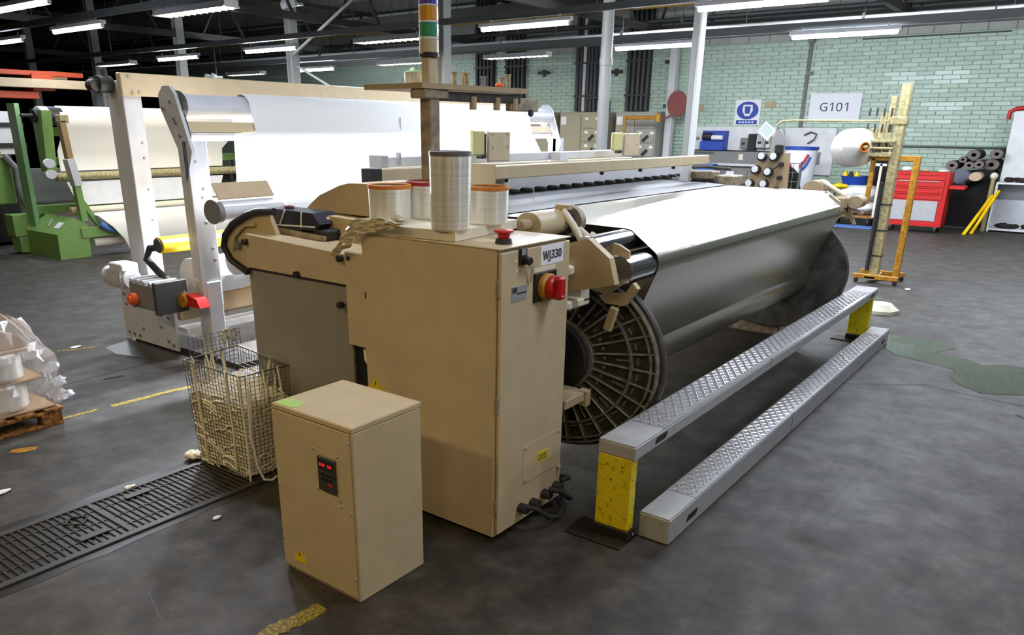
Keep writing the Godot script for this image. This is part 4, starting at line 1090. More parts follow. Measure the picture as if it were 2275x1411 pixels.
# ---- take-up frame on the cloth side --------------------------------------
func take_up() -> void:
	var o := thing("take_up_frame", "white and beige batch winder frame that draws the cloth off the loom", "winder", Vector3(6.5, 0, -6.5))
	for x in [3.74, 9.3]:
		var nm := "rear_post"
		var p := part(o, nm, mb().bx(x, x + 0.17, 0.05, 2.36, -7.11, -6.85, 0.006), M.frame_grey)
		part(o, "base_plate", mb().prism(PackedVector2Array([Vector2(0.02, -7.39), Vector2(0.53, -7.36), Vector2(0.57, -7.1), Vector2(0.42, -6.46), Vector2(0.02, -6.46)]), 0, x - 0.02, x), M.frame_grey)
		part(o, "foot", mb().bx(x + 0.02, x + 0.3, 0.0, 0.05, -7.3, -5.6, 0.0), M.rubber)
		if x < 5:
			for b in [[0.46, -7.3], [0.36, -7.28], [0.36, -7.13], [0.15, -7.03], [0.08, -7.3], [0.075, -7.21], [0.07, -7.11], [0.34, -6.68], [0.33, -6.56], [0.1, -6.6], [0.07, -6.52], [0.22, -6.7]]:
				bolt(o, Vector3(x - 0.032, b[0], b[1]), 0, 0.017, M.grey, "bolt", 0.012)
			for b in [[1.85, 0.05], [1.45, 0.1], [1.72, -0.2], [1.18, 0.14]]:
				bolt(p, Vector3(x + 0.12, b[0], -6.85), 2, 0.011, M.grey, "bolt", 0.006)
		# slanted roller arm and the lower post
		part(o, "roller_arm", mb().prism(PackedVector2Array([Vector2(2.24, -6.29), Vector2(2.3, -6.22), Vector2(2.3, -6.12), Vector2(2.24, -6.06), Vector2(1.8, -5.9), Vector2(1.75, -5.92), Vector2(1.55, -6.02), Vector2(1.82, -6.1), Vector2(2.14, -6.29)]), 0, x, x + 0.03), M.frame_grey)
		for b in [[2.18, -6.13], [2.13, -6.24], [2.05, -6.1], [2.02, -6.08], [1.92, -6.04]]: bolt(o, Vector3(x - 0.01, b[0], b[1]), 0, 0.016, M.grey, "bolt", 0.01)
		var up := part(o, "front_post", mb().bx(x, x + 0.19, 0.5, 1.88, -6.03, -5.97, 0.004), M.frame_grey)
		part(o, "post_side", mb().bx(x + 0.001, x + 0.02, 0.75, 1.878, -6.1, -6.03, 0.002), M.frame_grey)
		part(o, "lower_post", mb().bx(x + 0.03, x + 0.17, 0.05, 0.72, -6.12, -5.95, 0.006), M.frame_grey)
		for b in [[1.72, 0.06], [1.5, 0.11], [1.43, 0.1], [1.3, 0.12], [1.22, 0.1], [1.0, 0.14], [0.9, 0.15]]: bolt(up, Vector3(x + b[1], b[0], -5.97), 2, 0.014, M.grey, "bolt", 0.008)
	var bm := part(o, "cross_beam", mb().bx(3.7, 9.45, 2.235, 2.42, -6.85, -6.78, 0.008), M.tan, "long tan cross beam")
	bm.material_override = M.beige
	for p in [[3.78, 2.39], [3.8, 2.26], [3.86, 2.265]]: bolt(bm, Vector3(p[0], p[1], -6.78), 2, 0.016, M.board, "bolt", 0.008)
	words(bm, "LTOB", Vector3(6.3, 2.27, -6.778), 0.26, 0.05, 0.0, M.ink, true)
	part(o, "winch", mb().cyl(Vector3(3.62, 2.33, -7.02), 0, 0.12, 0.07, 16), M.steel_dark)
	part(o, "winch_hook", mb().bx(3.67, 3.71, 2.36, 2.46, -7.03, -6.99), M.steel_dark)
	part(o, "winch_cap", mb().cyl(Vector3(3.6, 2.32, -7.1), 2, 0.1, 0.05, 14), M.dark_iron)
	part(o, "top_roller", mb().cyl(Vector3(3.79, 2.15, -6.14), 0, 5.5, 0.113, 32, 0.093), M.frame_grey)
	part(o, "roller_boss", mb().cyl(Vector3(3.77, 2.15, -6.14), 0, 0.05, 0.14, 24, 0.12), M.dark_iron)
	part(o, "chain_guard", mb().prism(PackedVector2Array([Vector2(2.2, -6.05), Vector2(1.9, -5.95), Vector2(1.9, -6.0), Vector2(2.2, -6.12)]), 0, 3.772, 3.79), M.dark_iron)
	part(o, "lamp_shade", mb().prism(PackedVector2Array([Vector2(2.01, -6.06), Vector2(2.03, -6.05), Vector2(1.95, -6.0), Vector2(1.935, -6.01)]), 0, 3.79, 9.25), M.beige, "tan strip shade over the inspection tube")
	part(o, "shade_lip", mb().bx(3.79, 9.25, 1.928, 1.94, -6.03, -5.995, 0.0), M.frame_grey)
	var gl := glow("inspection_tube", Color(0.95, 0.95, 1.0), 14.0)
	part(o, "inspection_tube", mb().cyl(Vector3(3.83, 1.9, -6.04), 0, 5.4, 0.02, 12), gl, "bright inspection tube")
	var l := AreaLight3D.new()
	l.name = "inspection_light"
	l.light_color = Color(0.93, 0.95, 1.0)
	l.light_energy = 80.0
	l.area_size = Vector2(5.3, 0.06)
	l.shadow_enabled = true
	l.position = Vector3(6.53, 1.875, -6.02) - cur
	l.rotation.x = deg_to_rad(-115.0)
	o.add_child(l)
	part(o, "guide_plate", mb().prism(PackedVector2Array([Vector2(1.43, -5.66), Vector2(1.55, -5.74), Vector2(1.56, -5.74), Vector2(1.44, -5.65)]), 0, 3.78, 4.33), M.board)
	part(o, "guide_plate_edge", mb().bx(3.78, 4.33, 1.4, 1.425, -5.72, -5.66), M.frame_grey)
	part(o, "press_roller", mb().cyl(Vector3(3.78, 1.335, -5.71), 0, 5.3, 0.1, 28, 0.081), M.frame_grey)
	part(o, "press_roller_end", mb().cyl(Vector3(3.74, 1.335, -5.71), 0, 0.05, 0.12, 24, 0.1), M.grey)
	part(o, "wind_roller", mb().cyl(Vector3(3.6, 1.02, -6.35), 0, 5.6, 0.085, 28, 0.07), M.yellow_clean, "yellow upper roller")
	part(o, "wind_roller_end", mb().cyl(Vector3(3.585, 1.02, -6.35), 0, 0.02, 0.06, 20), M.dark_iron)
	part(o, "wind_roller", mb().cyl(Vector3(3.95, 0.61, -6.3), 0, 5.2, 0.075, 28, 0.062), M.yellow_clean, "yellow lower roller")
	part(o, "beam_tie", mb().bx(3.74, 9.3, 0.32, 0.46, -6.45, -6.38, 0.006), M.board)
	part(o, "beam_tie", mb().bx(3.74, 9.3, 0.2, 0.26, -6.46, -6.3, 0.004), M.white)
	part(o, "inner_panel", mb().bx(4.0, 9.2, 0.36, 0.54, -6.36, -6.3, 0.004), M.board)
	part(o, "swing_arm", mb().tube([Vector3(3.66, 1.0, -6.36), Vector3(3.6, 0.98, -6.5), Vector3(3.6, 0.88, -6.58), Vector3(3.62, 0.78, -6.45), Vector3(3.66, 0.64, -6.2), Vector3(3.68, 0.56, -6.1)], 0.032, 10), M.rubber, "black bent arm")
	part(o, "roll_end", mb().cyl(Vector3(3.78, 0.74, -6.18), 0, 0.5, 0.2, 28, 0.165), M.white, "white wrapped roll end")
	part(o, "roll_core", mb().cyl(Vector3(4.15, 0.86, -5.88), 0, 0.5, 0.09, 22, 0.075), M.white)
	part(o, "air_hose_guide", mb().cyl(Vector3(3.95, 0.9, -5.8), 0, 0.06, 0.12, 20, 0.12), M.frame_grey)
	# motor with gearbox
	var mt := part(o, "motor", mb().cyl(Vector3(3.5, 0.7, -7.02), 2, 0.34, 0.085, 20), M.frame_grey)
	part(mt, "motor_cap", mb().lathe([Vector2(0, -0.05), Vector2(0.06, -0.045), Vector2(0.088, 0), Vector2(0.088, 0.06), Vector2(0, 0.06)], Transform3D(Basis(Vector3(1, 0, 0), PI / 2), Vector3(3.5, 0.7, -7.07)), 20), M.frame_grey)
	part(mt, "terminal_box", mb().bx(3.42, 3.58, 0.77, 0.84, -6.92, -6.7, 0.01), M.frame_grey)
	for k in 8: part(mt, "cooling_fin", mb().bx(3.41, 3.59, 0.62, 0.78, -6.98 + k * 0.035, -6.972 + k * 0.035, 0.0), M.frame_grey)
	var gb := part(o, "gearbox", mb().bx(3.42, 3.68, 0.48, 0.71, -6.62, -6.2, 0.015), M.grey)
	for k in 4: part(gb, "gearbox_rib", mb().bx(3.42, 3.68, 0.71, 0.735, -6.6 + k * 0.1, -6.56 + k * 0.1, 0.004), M.frame_grey)
	part(gb, "shaft_cap", mb().cyl(Vector3(3.37, 0.56, -6.52), 0, 0.05, 0.055, 20), M.orange, "orange shaft cap")
	part(gb, "shaft_cap", mb().cyl(Vector3(3.35, 0.56, -6.52), 0, 0.03, 0.035, 20), M.orange)
	part(gb, "flange", mb().bx(3.4, 3.7, 0.46, 0.74, -6.2, -6.15, 0.006), M.steel_dark)
	part(o, "chuck", mb().cyl(Vector3(3.6, 0.57, -6.1), 0, 0.12, 0.06, 18), M.amber_paint)
	part(o, "chuck_jaw", mb().prism(PackedVector2Array([Vector2(0.52, -6.1), Vector2(0.53, -5.86), Vector2(0.6, -5.9), Vector2(0.63, -6.05)]), 0, 3.62, 3.72), M.red)
	# the cloth
	var wv := thing("woven_cloth", "wide white cloth hanging over the roller, glowing before the inspection tube", "cloth", Vector3(6.5, 1.2, -6.0))
	var a: Array = [Vector2(2.1, -6.27), Vector2(2.18, -6.27), Vector2(2.25, -6.18), Vector2(2.262, -6.13), Vector2(2.245, -6.07), Vector2(2.2, -6.02), Vector2(2.12, -6.0), Vector2(1.96, -5.98), Vector2(1.93, -5.975), Vector2(1.7, -5.83), Vector2(1.5, -5.7), Vector2(1.3, -5.57), Vector2(1.15, -5.47)]
	var x0: Array = [4.42, 4.42, 4.42, 4.42, 4.42, 4.42, 4.42, 4.44, 4.28, 4.3, 4.36, 4.42, 4.45]
	var x1: Array = [8.66, 8.66, 8.66, 8.66, 8.67, 8.68, 8.7, 8.72, 8.73, 8.74, 8.74, 8.74, 8.74]
	part(wv, "cloth_web", mb().sheet(a, x0, x1, 0.004, 12), M.cloth)
	part(wv, "selvedge_line", mb().bx(6.28, 6.284, 1.97, 2.1, -5.998, -5.975, 0.0), M.paper)
	part(wv, "hanging_web", mb().sheet([Vector2(2.1, -6.27), Vector2(1.5, -6.3), Vector2(1.11, -6.3)], [4.42, 4.42, 4.42], [8.66, 8.66, 8.66], 0.004, 2), M.cloth)

func guard_rails() -> void:
	var told := ["high aluminium guard rail on yellow posts in front of the warp beam", "low aluminium guard rail lying on the floor"]
	var spec := [[3.2, 8.42, -1.735, -1.525, 0.455, 0.53], [3.3, 8.39, -1.525, -1.355, 0.0, 0.143]]
	for k in 2:
		var s: Array = spec[k]
		var o := thing("guard_rail", told[k], "guard rail", Vector3((s[0] + s[1]) * 0.5, 0, (s[2] + s[3]) * 0.5), "guard rails by the warp beam")
		part(o, "rail", mb().bx(s[0], s[1], s[4], s[5], s[2], s[3], 0.008), M.rail_grey)
		for x in [s[0], s[1] - 0.32]: part(o, "end_cap", mb().bx(x + 0.002, x + 0.32, s[5], s[5] + 0.004, s[2] + 0.004, s[3] - 0.004, 0.001), M.rail_grey)
		part(o, "joint", mb().bx(s[0] + 2.0, s[0] + 2.006, s[4] + 0.01, s[5] + 0.003, s[2] - 0.001, s[3] + 0.001, 0.0), M.crack)
		part(o, "tread_plate", mb().bx(s[0] + 0.325, s[1] - 0.33, s[5], s[5] + 0.004, s[2] + 0.002, s[3] - 0.002, 0.001), M.aluminium, "chequered tread plate")
		var bump := MB.new()
		bump.poly([Vector3(-0.026, 0, 0), Vector3(0, 0.0075, 0.0025), Vector3(0, 0.0075, -0.0025)], Vector3(-1, 1, 0))
		bump.poly([Vector3(0.026, 0, 0), Vector3(0, 0.0075, 0.0025), Vector3(0, 0.0075, -0.0025)], Vector3(1, 1, 0))
		for sg in [1.0, -1.0]:
			bump.poly([Vector3(-0.026, 0, 0), Vector3(0, 0, 0.009 * sg), Vector3(0, 0.0075, 0.0025 * sg)], Vector3(0, 1, sg))
			bump.poly([Vector3(0.026, 0, 0), Vector3(0, 0, 0.009 * sg), Vector3(0, 0.0075, 0.0025 * sg)], Vector3(0, 1, sg))
		var mm := MultiMesh.new()
		mm.transform_format = MultiMesh.TRANSFORM_3D
		mm.mesh = bump.mesh()
		var tr: Array = []
		var nx := int((s[1] - s[0] - 0.68) / 0.05)
		var nz := int((s[3] - s[2] - 0.02) / 0.028)
		for i in nx:
			for j in nz:
				var turn := PI / 4 if (i + j) % 2 else -PI / 4
				tr.append(Transform3D(Basis(Vector3.UP, turn), Vector3(s[0] + 0.355 + i * 0.05, s[5] + 0.004, s[2] + 0.026 + j * 0.028) - cur))
		mm.instance_count = tr.size()
		for i in tr.size(): mm.set_instance_transform(i, tr[i])
		var mi := MultiMeshInstance3D.new()
		mi.multimesh = mm
		mi.material_override = M.aluminium
		mi.name = "tread_studs"
		mi.set_meta("kind", "stuff")
		o.add_child(mi, true)
		for x in [s[0] + 0.22, s[1] - 0.3]:
			var y0 := lerpf(s[4], s[5], 0.3)
			var hole := PackedVector2Array([Vector2(x, y0), Vector2(x + 0.12, y0), Vector2(x + 0.14, y0 + 0.02), Vector2(x + 0.14, y0 + 0.036), Vector2(x + 0.02, y0 + 0.036), Vector2(x, y0 + 0.018)])
			part(o, "hand_hole", mb().prism(hole, 2, s[3] - 0.002, s[3] + 0.0008), M.black)
		if k == 0:
			for x in [3.2, 8.3]:
				var p := part(o, "post", mb().bx(x, x + 0.065, 0.06, 0.455, -1.73, -1.54, 0.004), M.yellow, "scuffed yellow post")
				part(p, "post_shoe", mb().bx(x - 0.012, x + 0.085, 0.0, 0.062, -1.735, -1.53, 0.003), M.oil)
				part(p, "floor_plate", mb().bx(x - 0.1, x + 0.1, 0.0, 0.012, -1.85, -1.53, 0.002), M.oil)
				bolt(p, Vector3(x + 0.05, 0.03, -1.53), 2, 0.008, M.steel, "bolt", 0.004)
	solo("floor_stopper", Vector3(9.9, 0, -1.75), func(m: MB): m.lathe([Vector2(0, 0), Vector2(0.22, 0), Vector2(0.22, 0.04), Vector2(0.14, 0.1), Vector2(0, 0.11)], Transform3D(Basis(), Vector3(9.9, 0, -1.75)), 8), M.cream, "pale eight-sided floor stopper behind the far yellow post", "stopper")

func waste_basket() -> void:
	var bot: Array = [Vector3(2.43, 0.01, -4.12), Vector3(2.45, 0.01, -3.64), Vector3(2.76, 0.01, -3.64), Vector3(2.76, 0.01, -4.12)]
	var top: Array = [Vector3(2.38, 0.685, -4.1), Vector3(2.43, 0.665, -3.62), Vector3(2.775, 0.655, -3.62), Vector3(2.775, 0.69, -4.12)]
	var o := thing("wire_basket", "square wire mesh basket full of white selvedge waste", "basket", Vector3(2.6, 0, -3.88))
	part(o, "rim", mb().tube(top, 0.005, 6, true), M.wire)
	part(o, "foot_rim", mb().tube(bot, 0.004, 6, true), M.wire)
	for s in 4:
		var b0: Vector3 = bot[s]
		var b1: Vector3 = bot[(s + 1) % 4]
		var t0: Vector3 = top[s]
		var t1: Vector3 = top[(s + 1) % 4]
		var m := mb()
		var n := int(b0.distance_to(b1) / 0.026)
		for k in n + 1:
			var f := float(k) / n
			m.tube([b0.lerp(b1, f), t0.lerp(t1, f)], 0.0019, 4)
		for k in range(1, 26):
			var f := k / 26.0
			m.tube([b0.lerp(t0, f), b1.lerp(t1, f)], 0.0019, 4)
		var w := part(o, "wire_mesh", m, M.wire)
		w.set_meta("kind", "stuff")
	# back sheet of mesh that stands higher, with tied rag
	var bp := mb()
	for k in 13: bp.tube([Vector3(2.45 + k * 0.03, 0.69, -4.13), Vector3(2.45 + k * 0.03, 0.8, -4.14)], 0.0019, 4)
	for k in 5: bp.tube([Vector3(2.45, 0.7 + k * 0.024, -4.13), Vector3(2.81, 0.7 + k * 0.024, -4.13)], 0.0019, 4)
	part(o, "upper_mesh", bp, M.wire).set_meta("kind", "stuff")
	var w := thing("selvedge_waste", "heap of cream cut selvedge strips filling the wire basket and hanging over its rim", "waste", Vector3(2.6, 0, -3.88))
	var hm := mb()
	var rows := 13
	var f := FastNoiseLite.new()
	f.frequency = 6.0
	f.seed = 9
	# the heap follows the basket's inside, lumpy
	var ring := func(h: float, inset: float) -> Array:
		var q: Array = []
		for s in 4:
			var p0: Vector3 = bot[s].lerp(top[s], h)
			var p1: Vector3 = bot[(s + 1) % 4].lerp(top[(s + 1) % 4], h)
			for k in 8:
				var p := p0.lerp(p1, k / 8.0)
				var c := Vector3(2.6, p.y, -3.88)
				var dd := inset + 0.045 * maxf(0.0, f.get_noise_3d(p.x * 2, p.y * 2, p.z * 2))
				q.append(p + (c - p) * dd + Vector3(0, 0.03 * f.get_noise_3d(p.x, p.z, h), 0))
		return q
	for r in rows:
		var a: Array = ring.call(0.02 + 0.76 * r / rows, 0.02 if r < rows - 1 else 0.1)
		var b: Array = ring.call(0.02 + 0.76 * (r + 1) / rows, 0.02 if r < rows - 2 else (0.1 if r == rows - 2 else 0.35))
		for k in 32:
			var k2 := (k + 1) % 32
			var mid: Vector3 = (a[k] + b[k2]) * 0.5
			hm.poly([a[k], a[k2], b[k2]], mid - Vector3(2.6, mid.y - 0.02 * (r / 6), -3.88))
			hm.poly([a[k], b[k2], b[k]], mid - Vector3(2.6, mid.y - 0.02 * (r / 6), -3.88))
	var lid: Array = ring.call(0.78, 0.35)
	for k in 32: hm.poly([lid[k], lid[(k + 1) % 32], Vector3(2.6, 0.55, -3.88)], Vector3.UP)
	var heap := part(w, "heap", hm, M.waste)
	heap.set_meta("kind", "stuff")
	var st := mb()
	for k in 330:
		var h := rng.randf_range(0.02, 0.76)
		var q: Array = ring.call(h, 0.015)
		var i := rng.randi() % 32
		var p: Vector3 = q[i]
		var e: Vector3 = q[(i + 1 + k % 2) % 32] + Vector3(0, rng.randf_range(-0.05, 0.05), 0)
		e.y = maxf(e.y, 0.015)
		st.tube([p, p.lerp(e, 0.5) + Vector3(rng.randf_range(-0.01, 0.01), 0.012, rng.randf_range(-0.01, 0.01)), e], rng.randf_range(0.004, 0.008), 4)
	part(w, "strips", st, M.waste).set_meta("kind", "stuff")
	var hang: Array = [[0.12, 1, 0.3], [0.75, 0, 0.62], [0.97, 0, 0.8], [0.2, 0, 0.66], [0.35, 2, 0.24], [0.6, 3, 0.2], [0.3, 3, 0.22], [0.5, 3, 0.28], [0.45, 1, 0.2], [0.75, 1, 0.3], [0.85, 3, 0.25]]
	for g in hang:
		var s: int = g[1]
		var p: Vector3 = top[s].lerp(top[(s + 1) % 4], g[0])
		var b: Vector3 = bot[s].lerp(bot[(s + 1) % 4], g[0])
		var c := Vector3(2.6, p.y, -3.88)
		var dn := (b - p).normalized()
		var ou := (p - c).normalized()
		part(w, "hanging_strip", mb().tube([p - ou * 0.03 + Vector3(0, -0.16, 0), p - ou * 0.014 + Vector3(0, -0.05, 0), p + Vector3(0, 0.009, 0), p + ou * 0.012 + dn * 0.06, p + ou * 0.014 + dn * g[2] * 0.6 + Vector3(0.006, 0, 0.008), p + ou * 0.014 + dn * g[2]], 0.0065, 6), M.waste)
	part(w, "loose_strip", mb().tube([Vector3(2.46, 0.6, -3.6), Vector3(2.45, 0.3, -3.6), Vector3(2.47, 0.1, -3.59), Vector3(2.49, 0.02, -3.57), Vector3(2.53, 0.008, -3.55), Vector3(2.58, 0.008, -3.57)], 0.008, 6), M.waste)
	part(w, "tuft", mb().blob(Vector3(2.43, 0.03, -4.2), Vector3(0.05, 0.025, 0.06), 6, 0.3), M.waste)
	for k in 3: part(w, "tied_rag", mb().blob(Vector3(2.7 + k * 0.035, 0.76 + 0.01 * (k % 2), -4.14), Vector3(0.022, 0.04, 0.02), 5 + k, 0.3, 8, 10), M.white)

func flat(called: String, pts: Array, y: float, m: Material, label: String, cat: String) -> void:
	cur = Vector3(pts[0].x, 0, pts[0].y)
	var b := mb()
	var q := PackedVector2Array(pts)
	b.prism(q, 1, 0.0, y)
	var o := part(self, called, b, m)
	o.position = cur
	tag(o, label, cat)

func ragged(x0: float, z0: float, x1: float, z1: float, w: float, n: int) -> Array:
	var a: Array = []
	var b: Array = []
	var d := Vector2(x1 - x0, z1 - z0).normalized()
	var s := Vector2(-d.y, d.x)
	for k in n + 1:
		var p := Vector2(x0, z0).lerp(Vector2(x1, z1), float(k) / n)
		a.append(p + s * w * rng.randf_range(0.3, 0.55))
		b.push_front(p - s * w * rng.randf_range(0.3, 0.55))
	return a + b

func floor_marks() -> void:
	# drain grating across the floor
	var x0 := -0.6
	var x1 := 2.9
	var g := thing("drain_grating", "long dark iron drain grating let into the floor, running under the basket", "grating", Vector3(1.2, 0, -3.85))
	part(g, "channel", mb().bx(x0, x1, 0.0, 0.002, -4.13, -3.57, 0.0), M.oil)
	for z in [-4.105, -3.6]: part(g, "rim", mb().bx(x0, x1, 0.0, 0.012, z - 0.022, z + 0.022, 0.003), M.grate_rim)
	var x := x0 + 0.02
	var k := 0
	while x < x1:
		var wide := k % 25 == 12
		part(g, "bar", mb().bx(x, x + (0.03 if wide else 0.012), 0.001, 0.012 if wide else 0.0095, -4.083, -3.622, 0.002), M.grate_rim if wide else M.grate_iron)
		x += 0.036 if not wide else 0.05
		k += 1
	for z in [-4.0, -3.85, -3.72]: part(g, "cross_bar", mb().bx(x0, x1, 0.001, 0.006, z - 0.006, z + 0.006, 0.0), M.grate_iron)
	for p in [[1.86, -4.0], [1.47, -3.73]]: part(g, "lug", mb().bx(p[0], p[0] + 0.15, 0.009, 0.015, p[1] - 0.025, p[1] + 0.025, 0.003), M.grate_rim)
	part(g, "cast_mark", mb().tube([Vector3(1.5, 0.012, -3.95), Vector3(1.56, 0.012, -4.0), Vector3(1.62, 0.012, -3.94), Vector3(1.56, 0.012, -3.88)], 0.006, 5, true), M.grate_iron)
	part(g, "yarn_scrap", mb().blob(Vector3(1.95, 0.014, -4.11), Vector3(0.035, 0.008, 0.02), 3, 0.3, 6, 10), M.waste)
	flat("oil_stain", ragged(x0, -4.16, x1, -4.16, 0.1, 30), 0.0015, M.oil, "black oily edge along the far side of the drain grating", "stain")
	flat("oil_stain", ragged(x0, -3.55, x1, -3.55, 0.09, 30), 0.0015, M.oil, "black oily edge along the near side of the drain grating", "stain")
	# yellow floor lines, worn
	var ln := [[2.23, -5.58, 2.5, -5.565, 0.05, "worn yellow floor line starting beside the wooden pallet"], [2.6, -5.56, 2.9, -5.545, 0.07, "brighter yellow floor line stretch by the basket, middle of the three"],
		[2.9, -5.55, 3.4, -5.5, 0.06, "yellow floor line stretch that ends behind the wire basket"], [1.55, -2.36, 1.86, -2.33, 0.1, "faded yellow floor mark in front of the inverter cabinet"],
		[1.3, -5.62, 2.02, -5.58, 0.04, "faint yellow floor line under the pallet's front edge"], [3.05, -7.4, 3.35, -7.28, 0.05, "small yellow scrape on the floor beyond the pallet"]]
	for l in ln: flat("floor_line", ragged(l[0], l[1], l[2], l[3], l[4], 12), 0.002, M.floor_yellow, l[5], "floor marking")
	flat("floor_spot", [Vector2(1.74, -5.22), Vector2(1.78, -5.25), Vector2(1.86, -5.22), Vector2(1.905, -5.17), Vector2(1.87, -5.14), Vector2(1.79, -5.16)], 0.002, M.amber_paint, "bright yellow oval spot on the floor in front of the pallet", "floor marking")
	# joints and cracks
	var cr := [[2.4, -6.34, 3.7, -6.42, "floor joint leading to the take-up frame's base plate"], [6.6, -1.5, 7.12, -0.8, "floor crack starting at the low guard rail"], [7.1, -0.85, 6.9, 0.6, "floor crack running out past the puddle to the right edge"]]
	for c in cr: flat("floor_joint", ragged(c[0], c[1], c[2], c[3], 0.012, 14), 0.001, M.crack, c[4], "floor joint")
	flat("floor_stain", ragged(2.9, -6.25, 3.05, -6.2, 0.06, 5), 0.0012, M.crack, "black smear on the floor between pallet and take-up frame", "stain")
	flat("floor_crack", ragged(1.45, -3.05, 1.35, -2.75, 0.006, 8) , 0.001, M.grate_rim, "thin pale crack in the floor left of the inverter cabinet", "floor joint")
	flat("oil_stain", [Vector2(3.75, -7.3), Vector2(3.4, -7.2), Vector2(3.35, -6.9), Vector2(3.5, -6.4), Vector2(3.75, -6.1), Vector2(4.2, -6.2), Vector2(4.2, -7.0)], 0.0012, M.oil, "oil stain spread under the take-up frame's base plate", "stain")
	# puddle
	var pd: Array = [Vector2(8.75, -1.5), Vector2(8.8, -1.1), Vector2(8.88, -0.83), Vector2(8.6, -0.77), Vector2(8.3, -0.92), Vector2(8.25, -0.62), Vector2(8.1, -0.5), Vector2(8.25, -0.31), Vector2(8.2, 0.1), Vector2(7.6, 0.25), Vector2(7.32, -0.12), Vector2(7.15, -0.4), Vector2(7.3, -0.58), Vector2(7.55, -0.7), Vector2(7.75, -0.66), Vector2(7.85, -0.85), Vector2(7.95, -1.19), Vector2(8.3, -1.42)]
	flat("puddle", pd, 0.0025, M.puddle, "shallow puddle on the grey floor beyond the low guard rail's end", "puddle")
	var bits := [[3.22, -7.4, 0.06, "crumpled white scrap on the floor left of the take-up frame"], [1.47, -4.63, 0.05, "white scrap at the left edge beside the drain grating"], [2.05, -3.4, 0.03, "pale lint on the floor between grating and inverter cabinet"], [11.6, -1.75, 0.07, "white scrap on the floor beside the creel stand's base"]]
	for b in bits: solo("floor_scrap", Vector3(b[0], 0, b[1]), func(m: MB): m.blob(Vector3(b[0], 0.008, b[1]), Vector3(b[2], 0.008, b[2] * 0.5), 4, 0.3, 6, 10), M.paper, b[3], "scrap")
	flat("floor_strip", [Vector2(6.6, 0.0), Vector2(6.62, 0.0), Vector2(6.75, -0.12), Vector2(6.72, -0.13)], 0.0015, M.crack, "small dark scuff on the floor in front of the puddle", "stain")

